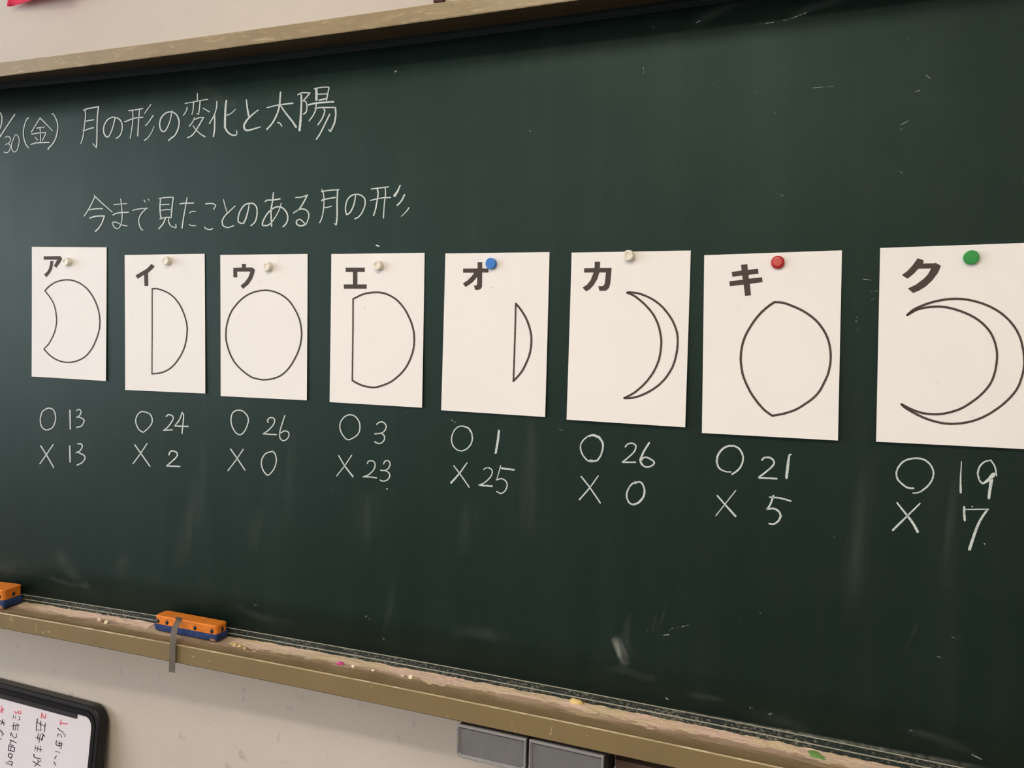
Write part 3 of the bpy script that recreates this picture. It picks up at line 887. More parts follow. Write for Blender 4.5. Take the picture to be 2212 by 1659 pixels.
for key, cor in CARDS.items():
    lift = LIFT[key]
    tl, tr = at(*cor[0], 0.0012), at(*cor[1], 0.0012)
    br, bl = at(*cor[2], 0.0012 + lift), at(*cor[3], 0.0012 + lift)
    zt = (tl[1] + tr[1]) / 2
    NX_, NY_ = 8, 12
    vv, ff = [], []
    for j in range(NY_ + 1):
        t = j / NY_
        for i in range(NX_ + 1):
            u = i / NX_
            s = (tl[0] * (1 - u) + tr[0] * u) * (1 - t) + (bl[0] * (1 - u) + br[0] * u) * t
            z = (tl[1] * (1 - u) + tr[1] * u) * (1 - t) + (bl[1] * (1 - u) + br[1] * u) * t
            vv.append(bp(s, z, 0.0012 + lift * t ** 1.5))
    for j in range(NY_):
        for i in range(NX_):
            a = j * (NX_ + 1) + i
            ff.append((a, a + NX_ + 1, a + NX_ + 2, a + 1))
    card = mesh_obj('moon_card', vv, ff, PAPER)
    so = card.modifiers.new('thick', 'SOLIDIFY')
    so.thickness = 0.0004
    so.offset = 0.0
    tag(card, 'white card with katakana %s and a %s' % (KANA[key], MOON[key][2]), 'paper card', 'moon shape cards pinned along the board')

    def put_card(x, y, lift_=lift, zt_=zt):
        d = 0.0016
        for _ in range(4):
            s, z = at(x, y, d)
            d = dpaper(s, z, zt_, lift_) + 0.0005
        return bp(s, z, d)

    org, polys = LETTER[key]
    bm = bmesh.new()
    for pl in polys:
        pts = [tuple(float(c) for c in q.split(',')) for q in pl.split()]
        dense = []
        for a, b in zip(pts, pts[1:] + pts[:1]):
            n = max(1, int(math.hypot(b[0] - a[0], b[1] - a[1]) / 60))
            dense += [(a[0] + (b[0] - a[0]) * i / n, a[1] + (b[1] - a[1]) * i / n) for i in range(n)]
        f = bm.faces.new([bm.verts.new(put_card(org[0] + x / org[2], org[1] + y / org[2])) for x, y in dense])
        bmesh.ops.triangulate(bm, faces=[f], ngon_method='EAR_CLIP')
    bm_obj('katakana_letter', bm, INK, card)['label'] = 'bold black printed katakana %s' % KANA[key]
    org, tx, what = MOON[key]
    draw('moon_outline', tx, org, put_card, INK, card, 0.13, 5.0, True, 1.08, 'black printed outline of a ' + what)

    # the magnet holding the card
    mx, my, mc = MAG[key]
    dome = mc == 'red'
    deep = {'white': 0.011, 'blue': 0.0075, 'red': 0.007, 'green': 0.0065}[mc]
    s, z = at(mx, my, 0.0016 + deep * 0.55)
    base = 0.0016
    n_, t_ = bn(s), bt(s)
    o0 = bp(s, z, base)
    rr = {'white': 0.0098, 'blue': 0.0102, 'red': 0.0102, 'green': 0.0103}[mc]
    if mc == 'white':
        pf = [(0, 0), (rr, 0), (rr, deep * .12), (rr * .93, deep * .2), (rr * .93, deep * .86), (rr * .88, deep * .97), (rr * .8, deep), (rr * .5, deep), (rr * .42, deep * .9), (0, deep * .88)]
    elif dome:
        pf = [(0, 0), (rr, 0), (rr * 1.02, deep * .5), (rr * .97, deep * .72), (rr * .8, deep * .93), (rr * .6, deep), (0, deep * 1.03)]
    else:
        pf = [(0, 0), (rr, 0), (rr, deep * .85), (rr * .95, deep * .96), (rr * .86, deep), (0, deep)]
    NSEG = 40
    vv, ff, fm = [], [], []
    for k in range(NSEG):
        a = 2 * math.pi * k / NSEG
        dr = t_ * math.cos(a) + Z * math.sin(a)
        for r_, h_ in pf:
            vv.append(o0 + dr * r_ + n_ * h_)
    mm = len(pf)
    for k in range(NSEG):
        for j in range(mm - 1):
            a, b = k * mm + j, ((k + 1) % NSEG) * mm + j
            ff.append((a, b, b + 1, a + 1))
            fm.append(1 if (dome and j >= 4) else 0)
    me = bpy.data.meshes.new('round_magnet')
    me.from_pydata([tuple(v) for v in vv], [], ff)
    me.materials.append(MAGM[mc])
    if dome:
        me.materials.append(MAGW)
    bmx = bmesh.new()
    bmx.from_mesh(me)
    bmesh.ops.remove_doubles(bmx, verts=bmx.verts, dist=1e-6)
    bmesh.ops.recalc_face_normals(bmx, faces=bmx.faces)
    bmx.to_mesh(me)
    bmx.free()
    if dome:
        ns = len(me.polygons)
        for p in me.polygons:
            c = p.center
            h = (Vector(c) - o0).dot(n_)
            rad = ((Vector(c) - o0) - n_ * h).length
            p.material_index = 1 if (h > deep * .9 and rad < rr * .62) else 0
    mg = link('round_magnet', me)
    where = {'first': 'beside the katakana a on the leftmost card', 'second': 'above the half moon card with katakana i', 'third': 'on the full moon card with katakana u',
             'fourth': 'on the card with katakana e', 'fifth': 'touching the katakana o', 'sixth': 'at the top edge of the slim crescent card with katakana ka',
             'seventh': 'on the card with katakana ki', 'eighth': 'on the rightmost card with katakana ku'}[key]
    adj = {'white': 'small round white magnet ', 'blue': 'round blue magnet ', 'red': 'round red magnet with worn centre ', 'green': 'round green magnet '}[mc]
    tag(mg, adj + where, 'magnet', 'round magnets holding the cards')

# ------------------------------------------------------------------ erasers on the tray
ORANGE = simple('orange_plastic', srgb(226, 128, 40), 0.45, 0.45, 0.1, 60)
ORANGE_TOP = simple('orange_plastic_dusty', srgb(214, 124, 52), 0.6, 0.35, 0.16, 45)
BLUEC = simple('blue_corduroy', srgb(48, 66, 112), 0.9, 0.2, 0.35, 120)
BLACKR = simple('black_rivet', srgb(38, 36, 32), 0.4, 0.5)
STRAP = simple('grey_strap', srgb(106, 98, 88), 0.8, 0.2, 0.14, 120)
CORE = simple('worn_pad_core', srgb(150, 112, 84), 0.9, 0.1)


def rrect(hx, hy, r, n=6):
    out = []
    for cx, cy, a0 in ((hx - r, hy - r, 0), (-hx + r, hy - r, 90), (-hx + r, -hy + r, 180), (hx - r, -hy + r, 270)):
        for i in range(n + 1):
            a = math.radians(a0 + 90 * i / n)
            out.append((cx + r * math.cos(a), cy + r * math.sin(a)))
    return out


def loft(bm, o, ux, uy, rings):
    """rings: [(outline, height)] -> closed solid; ux, uy the plan axes, up is Z"""
    prev = None
    for out, h in rings:
        cur = [bm.verts.new(o + ux * x + uy * y + Z * h) for x, y in out]
        if prev:
            n = len(cur)
            for i in range(n):
                bm.faces.new((prev[i], prev[(i + 1) % n], cur[(i + 1) % n], cur[i]))
        else:
            bm.faces.new(cur)
        prev = cur
    bm.faces.new(prev)


def eraser(corners_top, ztop, zbase, label, strap, rivets_front, rivets_end):
    """corners: back-left, front-left, front-right, back-right as (x, y) points of the top"""
    bl_, fl_, fr_, br_ = corners_top
    c = (bl_ + fl_ + fr_ + br_) / 4
    ux = ((fr_ - fl_) + (br_ - bl_)).normalized()
    uy = Vector((-ux.y, ux.x, 0))
    hx = ((fr_ - fl_).length + (br_ - bl_).length) / 4
    hy = abs(((bl_ - fl_) + (br_ - fr_)).dot(uy)) / 4
    o = Vector((c.x, c.y, zbase))
    root = empty('chalkboard_eraser', o)
    tag(root, label, 'eraser', 'orange erasers on the chalk tray')
    hpad = (ztop - zbase) * 0.47
    h = ztop - zbase
    bm = bmesh.new()
    loft(bm, o, ux, uy, [(rrect(hx, hy, 0.007), hpad), (rrect(hx, hy, 0.007), h - 0.0042), (rrect(hx + 0.0008, hy + 0.0008, 0.007), h - 0.0038),
                         (rrect(hx + 0.0008, hy + 0.0008, 0.007), h - 0.0022), (rrect(hx - 0.0006, hy - 0.0006, 0.007), h - 0.0006), (rrect(hx - 0.003, hy - 0.003, 0.006), h)])
    bm_obj('grip', bm, ORANGE, root)['label'] = 'orange plastic grip'
    # corduroy pad with ridges along it
    rings = []
    for q, e in ((0.001, -0.004), (0.003, -0.0005), (0.25, 0.001), (0.5, 0.0018), (0.75, 0.0022), (1.0, 0.0015)):
        rings.append((rrect(hx + e, hy + e * 0.6, 0.004), hpad * min(q, 1.0) if q > 0.01 else q))
    bm = bmesh.new()
    loft(bm, o, ux, uy, rings)
    pad = bm_obj('pad', bm, BLUEC, root)
    pad['label'] = 'worn blue corduroy pad'
    bm = bmesh.new()
    loft(bm, o + ux * (hx - 0.010) - uy * (hy - 0.005), ux, uy, [(rrect(0.0075, 0.0052, 0.002, 3), 0.0012), (rrect(0.0085, 0.0062, 0.003, 3), 0.0035),
                                                                (rrect(0.008, 0.0060, 0.003, 3), hpad * 0.45), (rrect(0.005, 0.004, 0.002, 3), hpad * 0.55)])
    bm_obj('worn_corner', bm, CORE, root)['label'] = 'bare brown corner of the pad'
    zr = hpad + (h - hpad) * 0.34
    spots = [(o + ux * (hx * q) - uy * hy + Z * zr, -uy) for q in rivets_front] + [(o + ux * hx + uy * (hy * q) + Z * zr, ux) for q in rivets_end]
    for p, nrm in spots:
        bm = bmesh.new()
        side = nrm.cross(Z)
        r = bmesh.ops.create_uvsphere(bm, u_segments=14, v_segments=8, radius=1.0)
        for v in r['verts']:
            q = v.co.copy()
            v.co = p + nrm * (q.z * 0.0022) + side * (q.x * 0.0043) + Z * (q.y * 0.0052)
        bm_obj('rivet', bm, BLACKR, root, True)
    return root, o, ux, uy, hx, hy, h, hpad


ZB2 = 0.8531
ZT2 = 0.8885
pts = []
for x, y in ((369.4, 1319.3), (325.5, 1325.8), (456.5, 1350.8), (502, 1343)):
    s, d = at_z(x, y, ZT2)
    p = bp(s, 0, d)
    pts.append(Vector((p.x, p.y, 0)))
r2, o2, ux2, uy2, hx2, hy2, h2, hp2 = eraser(pts, ZT2, ZB2, 'orange and blue chalkboard eraser with a grey strap hanging over the tray', True,
                                             (-0.90, -0.60, 0.32, 0.86), (0.05,))


def strap_strip(path, ux, half, name, parent, th=0.0008):
    bm_ = bmesh.new()
    rows = []
    for p, nrm, off in path:
        rows.append([bm_.verts.new(p + ux * off - ux * half), bm_.verts.new(p + ux * off + ux * half),
                     bm_.verts.new(p + ux * off + ux * half + nrm * th), bm_.verts.new(p + ux * off - ux * half + nrm * th)])
    for a, b in zip(rows, rows[1:]):
        for i in range(4):
            bm_.faces.new((a[i], a[(i + 1) % 4], b[(i + 1) % 4], b[i]))
    bm_.faces.new(rows[0])
    bm_.faces.new(rows[-1][::-1])
    return bm_obj(name, bm_, STRAP, parent, False)


q0 = -0.235                                  # where the strap leaves the front of the grip
f0 = o2 - uy2 * hy2 + ux2 * (hx2 * q0)
out = -uy2


def sp(px, py, d):
    s_, z_ = at(px, py, d)
    return bp(s_, z_, d), bn(s_)


sx = [(f0 + Z * (h2 + 0.0006) - out * 0.006, Z, 0.0), (f0 + Z * (h2 + 0.0004), (Z + out).normalized(), 0.0)]
for px, py, d in ((387.5, 1339.5, 0.066), (382.5, 1347, 0.075), (378.5, 1356, 0.083), (376, 1366, 0.0895), (374.3, 1376, 0.0945), (373.3, 1390, 0.0965), (373, 1410, 0.0965), (372.3, 1430, 0.0965), (371.5, 1452, 0.0960)):
    p, nrm = sp(px, py, d)
    if d < 0.0915:
        p.z = max(p.z, zL4(-1.32) + 0.0012)
    sx.append((p, nrm, 0.0))
st = strap_strip(sx, ux2, 0.0078, 'strap', r2)
st['label'] = 'long grey hand strap'

ZT1 = 0.8995
sr, dr = at_z(45.0, 1260.2, ZT1)               # back right corner of the left eraser
dr = max(dr, 0.0145)
sr += 0.009
pts = [bp(sr - 0.165, 0, dr + 0.006), bp(sr - 0.168, 0, dr + 0.056), bp(sr - 0.003, 0, dr + 0.050), bp(sr, 0, dr)]
eraser([Vector((p.x, p.y, 0)) for p in pts], ZT1, 0.8535, 'orange and blue chalkboard eraser cut off by the left edge of the photo', False, (-0.8, -0.4, 0.4, 0.85), (0.05,))

# ------------------------------------------------------------------ chalk crumbs and dust heaps on the tray
CRUMB = {'pink': simple('chalk_pink', srgb(214, 84, 150), 0.9, 0.1), 'white': simple('chalk_cream', srgb(238, 228, 196), 0.9, 0.1, 0.05),
         'buff': simple('chalk_buff', srgb(220, 196, 176), 0.9, 0.1, 0.05)}


def crumb(px, py, sx_, sy_, sz_, mat, label, seed):
    rnd = random.Random(seed)
    s_, d_ = at_z(px, py, 0.8515)
    for _ in range(3):
        zf = tray_floor(s_, d_)
        s_, d_ = at_z(px, py, zf + sz_ * 0.5)
    zf = tray_floor(s_, d_)
    bm_ = bmesh.new()
    r = bmesh.ops.create_icosphere(bm_, subdivisions=2, radius=1.0)
    c = bp(s_, zf + sz_ * 0.46, d_)
    a = rnd.uniform(-0.4, 0.4)
    ax = bt(s_) * math.cos(a) + bn(s_) * math.sin(a)
    ay = Vector((-ax.y, ax.x, 0))
    for v in r['verts']:
        q = v.co
        k = 1 + rnd.uniform(-0.16, 0.16)
        m_ = max(abs(q.x), abs(q.y), abs(q.z))
        b = q * (0.55 + 0.45 / m_) * k
        v.co = c + ax * (b.x * sx_ / 2) + ay * (b.y * sy_ / 2) + Z * (max(-0.92, b.z) * sz_ / 2)
    return tag(bm_obj('chalk_piece', bm_, mat), label, 'chalk', 'broken bits of chalk on the tray')


crumb(734.5, 1432.5, 0.015, 0.008, 0.006, CRUMB['pink'], 'bright pink stub of chalk on the tray', 1)
crumb(763.5, 1439, 0.009, 0.007, 0.006, CRUMB['white'], 'cream chalk chip just right of the pink stub', 2)
crumb(806.5, 1448, 0.007, 0.006, 0.004, CRUMB['white'], 'tiny cream chalk chip in the middle of the scattered chips', 3)
crumb(870, 1458.8, 0.010, 0.007, 0.004, CRUMB['buff'], 'flat buff chalk flake beside the larger cream chip', 4)
crumb(888, 1462, 0.009, 0.007, 0.008, CRUMB['white'], 'cream chalk chip furthest right of the scattered chips', 5)
crumb(216.5, 1338.2, 0.013, 0.010, 0.010, CRUMB['buff'], 'buff lump of chalk between the two erasers', 6)
crumb(230, 1343.6, 0.009, 0.008, 0.008, CRUMB['white'], 'cream lump of chalk between the two erasers', 7)
for i, (px, py, sz) in enumerate(((501, 1390.5, 0.006), (508, 1392, 0.009), (518.5, 1395, 0.010), (529, 1400, 0.008))):
    crumb(px, py, sz, sz * .8, sz * .55, simple('chalk_yellow', srgb(206, 186, 128), 0.9, 0.1, 0.06),
          'small yellow chalk crumb on the tray right of the strapped eraser, %s' % ('nearest the eraser', 'second from the eraser', 'third from the eraser', 'furthest from the eraser')[i], 20 + i)


def heap(poly, hgt, mat, label):
    """low mound of dust; poly = its outline in photo pixels on the tray floor"""
    P = []
    for x, y in poly:
        s_, d_ = at_z(x, y, 0.851)
        d_ = max(0.0095, d_)
        P.append((s_, d_))
    cs, cd_ = sum(p[0] for p in P) / len(P), sum(p[1] for p in P) / len(P)
    bm_ = bmesh.new()
    rnd = random.Random(len(label))
    rings = []
    for q, hh in ((1.0, 0.0), (0.72, 0.55), (0.4, 0.9)):
        ring = []
        for s_, d_ in P:
            a, b = cs + (s_ - cs) * q, cd_ + (d_ - cd_) * q
            ring.append(bm_.verts.new(bp(a, tray_floor(a, b) + 0.0002 + hgt * hh * rnd.uniform(.85, 1.15), b)))
        rings.append(ring)
    top = bm_.verts.new(bp(cs, tray_floor(cs, cd_) + hgt, cd_))
    n = len(P)
    for a, b in zip(rings, rings[1:]):
        for i in range(n):
            bm_.faces.new((a[i], a[(i + 1) % n], b[(i + 1) % n], b[i]))
    for i in range(n):
        bm_.faces.new((rings[-1][i], rings[-1][(i + 1) % n], top))
    bm_.faces.new(rings[0][::-1])
    return tag(bm_obj('chalk_dust', bm_, mat, None, True), label, 'chalk dust', None, 'stuff')


heap([(1226, 1512), (1236, 1510.5), (1249, 1511), (1258, 1514), (1264, 1521), (1258, 1525), (1245, 1524.5), (1232, 1521)], 0.008,
     simple('dust_yellow', srgb(222, 196, 132), 0.95, 0.05, 0.06, 90), 'small heap of yellow chalk dust on the tray')
heap([(1742, 1622), (1754, 1621), (1766, 1624), (1776, 1629), (1790, 1641), (1778, 1643), (1762, 1640), (1750, 1634), (1744, 1628)], 0.0022,
     simple('dust_green', srgb(118, 158, 88), 0.95, 0.05, 0.12, 90), 'patch of green chalk dust on the tray near the right edge')

from mathutils import noise as mn
k = NT('chalk_dust_mixed')
co = k.coord('Object')
c = k.ramp(k.noise(k.coord('Object', (5, 20, 20)), 1.0, 4, 0.6), [(0.32, srgb(206, 190, 156)), (0.45, srgb(226, 202, 174)), (0.53, srgb(232, 200, 184)), (0.62, srgb(230, 208, 168)), (0.74, srgb(204, 190, 164))])
c = k.mix(k.g(k.noise(co, 260, 3, 0.7), [(0.35, 0.0), (0.75, 0.35)]), c, srgb(158, 140, 108))
k.set(c, 0.95, 0.05)
k.bump(k.noise(co, 500, 4, 0.7), 0.6, 0.0015)
vv, ff, hh_ = [], [], []
ds = [0.0088 + 0.0031 * j for j in range(18)]
ns = 760
for i in range(ns + 1):
    s_ = -2.25 + 2.85 * i / ns
    for j, d_ in enumerate(ds):
        wdt = 0.030 + 0.016 * mn.noise(Vector((s_ * 5, 3.1, 0))) + 0.010 * mn.noise(Vector((s_ * 23, 7.7, 0)))
        h_ = 0.0022 * (1 - ((d_ - 0.0088) / max(0.012, wdt)) ** 2)
        h_ += 0.0016 * mn.noise(Vector((s_ * 42, d_ * 330, 1.3))) + 0.0011 * mn.noise(Vector((s_ * 130, d_ * 620, 5.0)))
        h_ -= 0.0007
        if -1.392 < s_ < -1.178 or s_ < -1.775:
            h_ = -1
        hh_.append(h_)
        vv.append(bp(s_, tray_floor(s_, d_) + max(0.00015, h_), d_))
m_ = len(ds)
for i in range(ns):
    for j in range(m_ - 1):
        a = i * m_ + j
        if max(hh_[a], hh_[a + m_], hh_[a + m_ + 1], hh_[a + 1]) > 0.0002 and min(hh_[a], hh_[a + m_]) > -0.9:
            ff.append((a, a + m_, a + m_ + 1, a + 1))
tag(mesh_obj('chalk_dust', vv, ff, k.m, None, None, None, True), 'mixed pink, cream and grey chalk dust lying all along the chalk tray', 'chalk dust', None, 'stuff')

# ------------------------------------------------------------------ grey drawers under the tray
GREY = simple('grey_plastic', srgb(112, 112, 112), 0.5, 0.45, 0.06, 60)
GREYR = simple('grey_plastic_rim', srgb(140, 140, 140), 0.22, 0.7, 0.04, 60)


def drawer(s0, s1, label):
    sm = (s0 + s1) / 2
    z1, z0 = zL5(sm) - 0.0015, zL5(sm) - 0.061
    hw = (s1 - s0) / 2
    hz = (z1 - z0) / 2
    fr = 0.099
    t_, n_ = bt(sm), bn(sm)
    o = bp(sm, (z0 + z1) / 2, fr)
    root = empty('tray_drawer', bp(sm, z0, 0.04))
    tag(root, label, 'drawer', 'grey drawers under the chalk tray')

    def outl(e):
        # square corners at the top, rounded ones at the bottom
        a, b, r = hw - e, hz - e, max(0.004, 0.011 - e)
        pts_ = [(a, b), (-a, b)]
        for cx, cy, a0 in ((-a + r, -b + r, 180), (a - r, -b + r, 270)):
            for i in range(7):
                an = math.radians(a0 + 90 * i / 6)
                pts_.append((cx + r * math.cos(an), cy + r * math.sin(an)))
        return pts_

    def rings(lst, mats, name, fm=None):
        bm_ = bmesh.new()
        prev = None
        for e, dn in lst:
            cur = [bm_.verts.new(o + t_ * x + Z * y + n_ * dn) for x, y in outl(e)]
            if prev:
                m_ = len(cur)
                for i in range(m_):
                    bm_.faces.new((prev[i], prev[(i + 1) % m_], cur[(i + 1) % m_], cur[i]))
            prev = cur
        bm_.faces.new(prev)
        return bm_obj(name, bm_, mats, root)

    rings([(0.0065, -0.0052), (0.0064, -0.0035)], GREY, 'front_panel')
    r_ = rings([(0.0010, -0.006), (0.0, -0.005), (0.0, -0.001), (0.0010, 0.0004), (0.0028, 0.0004), (0.0042, -0.0012), (0.0060, -0.0036)], GREYR, 'front_rim')
    me_ = r_.data
    bmq = bmesh.new()
    bmq.from_mesh(me_)
    big = max(bmq.faces, key=lambda f: f.calc_area())
    bmesh.ops.delete(bmq, geom=[big], context='FACES_ONLY')
    bmq.to_mesh(me_)
    bmq.free()
    r_['label'] = 'shiny grey rim around the drawer front'
    bm_ = bmesh.new()
    add_box(bm_, o - n_ * (0.006 + 0.042) - Z * 0.001, t_ * (hw - 0.003), n_ * 0.042, Z * (hz - 0.003), 0.002)
    bm_obj('drawer_box', bm_, simple('grey_plastic_dark', srgb(84, 82, 80), 0.6, 0.3), root)


sA = at(986.6, 1564.8, 0.099)[0]
sB = at(1136, 1597.4, 0.099)[0]
sC = at(1143, 1600, 0.099)[0]
sD = at(1303.6, 1635.2, 0.099)[0]
drawer(sA, sB, 'left of two shallow grey drawers hanging under the chalk tray')
drawer(sC, sD, 'right of two shallow grey drawers, next to the brown cabinet')

# ------------------------------------------------------------------ brown cabinet under the tray
WOOD = mat_wood('brown_wood', srgb(96, 78, 68), srgb(112, 92, 80))
uL = (bp(sD + 0.012, 0, 0.03) - WP).dot(WT)
cab = empty('wooden_cabinet', wallp(uL + 0.35, 0, 0.05))
tag(cab, 'brown wooden cabinet standing under the chalk tray right of the grey drawers', 'cabinet')
bm = bmesh.new()
add_box(bm, wallp(uL + 0.35, 0.395, 0.055), WT * 0.35, WN * 0.042, Z * 0.395, 0.003)
bm_obj('cabinet_body', bm, WOOD, cab)
for q in (-1, 1):
    bm = bmesh.new()
    add_box(bm, wallp(uL + 0.35 + q * 0.173, 0.39, 0.1035), WT * 0.168, WN * 0.006, Z * 0.375, 0.002)
    bm_obj('cabinet_door', bm, WOOD, cab)

# ------------------------------------------------------------------ marker board leaning on the wall at the lower left
BLACKP = simple('black_plastic', srgb(17, 16, 16), 0.4, 0.35)
BLACKM = simple('black_plastic_edge', srgb(24, 23, 23), 0.35, 0.4)
WHITEB = simple('white_panel', srgb(232, 226, 230), 0.3, 0.5)
STRIP = simple('dark_grey_strip', srgb(48, 44, 46), 0.6, 0.3)
MRED = simple('red_marker', srgb(222, 88, 104), 0.6, 0.3)
MBLK = simple('black_marker', srgb(52, 44, 58), 0.6, 0.3)
# the plane of the board: its top rests on the wall, its foot stands out on the floor
TILT = math.radians(7.0)
top0 = at_plane(100, 1500, wallp(0, 0, 0.030), WN)          # a point of the top front edge
ez = (Z * math.cos(TILT) - WN * math.sin(TILT))             # up along the board
en = (WN * math.cos(TILT) + Z * math.sin(TILT))             # out of the board


def wb(x, y, off=0.0):
    return at_plane(x, y, top0 + en * off, en)


def wbc(x, y):
    p = wb(x, y) - top0
    return p.dot(WT), p.dot(ez)


pA, pB = wbc(0, 1474), wbc(168, 1519.5)
pC, pD = wbc(215.5, 1565), wbc(206, 1650)
TOPV = (pA[1] + pB[1]) / 2
RGTV = (pC[0] + pD[0]) / 2
DOWN = (top0.z + ez.z * TOPV) / ez.z                         # length down to the floor
WID = 0.86
wbroot = empty('marker_board', top0 + WT * (RGTV - WID / 2) + ez * (TOPV - DOWN))
tag(wbroot, 'white marker board with thick black rounded frame and handwritten notes, leaning below the chalkboard', 'whiteboard')


def wbl(u, v, n):
    """u left of the right edge, v down from the top edge"""
    return top0 + WT * (RGTV - u) + ez * (TOPV - v) + en * n


def rr2(e, r, n=8):
    out_ = []
    x0, x1, y0, y1 = e, WID - e, e, DOWN - e
    for cx, cy, a0 in ((x0 + r, y0 + r, 180), (x1 - r, y0 + r, 270), (x1 - r, y1 - r, 0), (x0 + r, y1 - r, 90)):
        for i in range(n + 1):
            a = math.radians(a0 + 90 * i / n)
            out_.append((cx + r * math.cos(a), cy + r * math.sin(a)))
    return out_


def wb_rings(lst, mats, name, fm=None, capit=False):
    bm_ = bmesh.new()
    prev = None
    for k_, (e, r, n) in enumerate(lst):
        cur = [bm_.verts.new(wbl(x, y, n)) for x, y in rr2(e, r)]
        if prev:
            m_ = len(cur)
            for i in range(m_):
                f_ = bm_.faces.new((prev[i], prev[(i + 1) % m_], cur[(i + 1) % m_], cur[i]))
                if fm:
                    f_.material_index = fm[k_ - 1]
        prev = cur
    if capit:
        bm_.faces.new(prev)
    return bm_obj(name, bm_, mats, wbroot, False)


FW = 0.0285
wb_rings([(0.001, 0.040, -0.026), (0.0, 0.041, -0.024), (0.0, 0.041, -0.002), (0.0015, 0.040, 0.0), (0.010, 0.036, 0.001), (0.0105, 0.036, -0.003), (0.0135, 0.034, -0.003),
          (0.014, 0.034, 0.000), (FW - 0.003, 0.026, -0.0005), (FW, 0.025, -0.004), (FW, 0.025, -0.008)], [BLACKP, BLACKM], 'frame', [0, 0, 0, 1, 0, 0, 0, 0, 0, 0])['label'] = 'thick black double frame'
wb_rings([(FW - 0.004, 0.026, -0.0075), (FW - 0.004, 0.026, -0.007)], WHITEB, 'panel', None, True)['label'] = 'white writing panel'
a_, b_, c_ = wbc(162, 1546), wbc(0, 1503.5), wbc(0, 1513.5)
uS = RGTV - a_[0]
vS0, vS1 = FW - 0.001, FW + 0.0115
bm = bmesh.new()
add_box(bm, wbl((uS + WID - FW) / 2, (vS0 + vS1) / 2, -0.0055), WT * ((WID - FW - uS) / 2), ez * ((vS1 - vS0) / 2), en * 0.0012, 0.0004)
bm_obj('strip', bm, STRIP, wbroot)['label'] = 'dark grey strip along the top of the panel'
WB = (0, 1460, 8.5077)
putw = lambda x, y: wb(x, y, -0.0066)
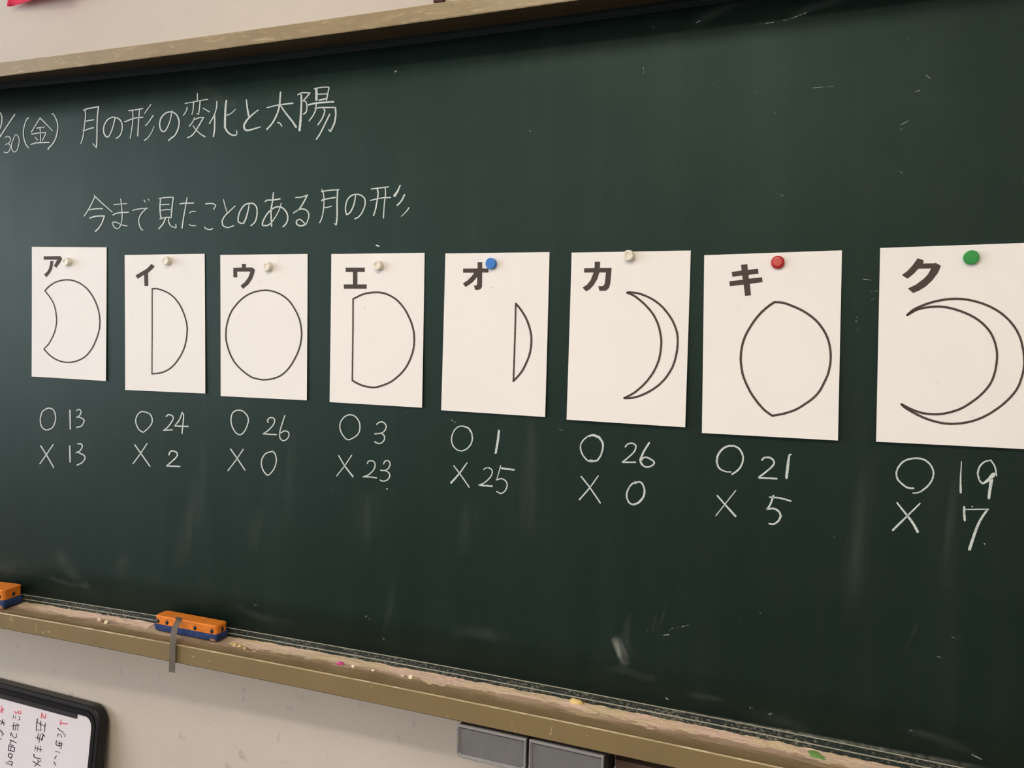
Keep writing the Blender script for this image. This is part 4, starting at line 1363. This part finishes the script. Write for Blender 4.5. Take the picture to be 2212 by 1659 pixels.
for lab, mt, tx in [
 ('red number 1', MRED, "14:1120,805 1105,905; 22:1112,868 1235,882"),
 ('red number 2', MRED, "16:768,680 755,780; 14:768,685 800,755 825,782 838,740 832,700"),
 ('red number 3', MRED, "14:270,650 290,690 325,665 335,640; 14:335,645 345,690 382,690 382,640"),
 ('red number 4', MRED, "14:15,550 65,630; 13:-20,600 65,630; 13:35,610 20,680; 12:-10,640 60,668"),
 ('black writing after number 1', MBLK, "18>12:1060,960 1105,1005 1168,1042; 13:1075,1060 1050,1115; 12:1112,1070 1095,1090; 12:1132,1095 1125,1128; 11:1160,1065 1195,1085 1185,1120; 16:1040,1190 1028,1250 1060,1282 1130,1282; 14:1065,1235 1155,1255; 13:1090,1205 1082,1300; 12:1125,1215 1122,1320 1100,1335; 12:1015,1390 1060,1395 1100,1412; 18>12:1035,1470 1000,1525; 18>12:990,1582 1025,1650"),
 ('black writing after number 2', MBLK, "20>12:685,792 670,900 668,1020; 14:690,850 745,890 830,925; 16:752,832 735,910; 14:832,870 815,1030; 11:740,900 748,1005 690,985; 16:770,1060 822,1110; 14:705,1050 690,1170; 12:740,1070 715,1225; 20:795,1090 760,1185; 12:655,1130 720,1150 785,1170; 9:655,1280 638,1380; 10:700,1290 682,1390; 14:640,1325 700,1340 775,1360; 10:748,1290 735,1400; 20>14:620,1440 640,1500 750,1525; 16:690,1545 705,1568; 16:600,1570 660,1605 740,1655; 16:635,1660 690,1600 750,1560"),
 ('black writing after number 3', MBLK, "11:252,720 238,780; 10:290,735 282,785; 11:350,740 362,800 330,812; 15:215,925 280,910 350,905; 13:255,855 240,995; 12:300,875 275,1000; 11:335,880 320,1000; 13:205,1040 195,1105; 12:205,1045 235,1110 275,1140 305,1110 300,1065; 16:180,1175 240,1200 300,1235; 15:215,1185 185,1250 245,1285; 15:165,1265 150,1370; 15:170,1285 270,1320; 13:205,1300 190,1375; 14:268,1320 260,1385; 15:152,1370 258,1388; 16:165,1430 220,1445 215,1492 160,1490 155,1440 185,1425; 14:215,1500 190,1530; 18:160,1565 222,1585 210,1650; 9:110,1580 170,1600; 9:100,1610 200,1630"),
 ('black writing after number 4', MBLK, "14:0,825 45,845 92,870; 15:52,800 38,860 10,890; 14:45,855 75,905; 12:-10,985 35,1030 70,1080; 10:30,1010 15,1050; 10:40,1060 35,1110; 13:0,1145 22,1168"),
]:
    draw('handwriting', tx, WB, putw, mt, wbroot, 0.1, 6.0, True, 1.0, lab)

# ------------------------------------------------------------------ things on the wall above the frame
PINK = simple('pink_paper', srgb(232, 62, 92), 0.8, 0.2, 0.04, 30)


def wallpx(x, y, off):
    return at_plane(x, y, wallp(0, 0, off), WN)


k1, k2 = wallpx(14.6, 13.6, 0.022), wallpx(25.5, 13.6, 0.016)
k3 = wallpx(66, 0.8, 0.03)
k4 = wallpx(16.5, 0, 0.02)
dirr = (k3 - k2)
rows = []
NP = 10
bm = bmesh.new()
for i in range(NP + 1):
    t = i / NP
    lo = (k1.lerp(k2, t / 0.2) if t < 0.2 else k2 + dirr * ((t - 0.2) / 0.3))
    hi = Vector((lo.x, lo.y, 2.46)) - WN * 0.012
    hi = wallp((lo - WP).dot(WT) + 0.015, 2.46, 0.004 + 0.004 * t)
    rows.append([bm.verts.new(lo.lerp(hi, q)) for q in (0, 0.1, 0.25, 0.5, 0.75, 1.0)])
for a, b in zip(rows, rows[1:]):
    for i in range(5):
        bm.faces.new((a[i], b[i], b[i + 1], a[i + 1]))
po = bm_obj('pink_paper', bm, PINK, None, True)
so = po.modifiers.new('thick', 'SOLIDIFY')
so.thickness = 0.0006
tag(po, 'corner of a bright pink paper on the wall above the chalkboard at the left', 'paper')

bm = bmesh.new()
b1, b2 = wallpx(937, 3.6, 0.012), wallpx(956.5, 2.2, 0.012)
mid = (b1 + b2) / 2
hwid = (b2 - b1).length / 2
add_box(bm, Vector((mid.x, mid.y, mid.z + 0.06)) - WN * 0.0055, WT * hwid, WN * 0.006, Z * 0.06, 0.001)
tag(bm_obj('wooden_block', bm, mat_wood('dark_red_wood', srgb(70, 26, 12), srgb(92, 38, 18))), 'small dark red-brown wooden block on the wall just above the chalkboard frame', 'wooden block')
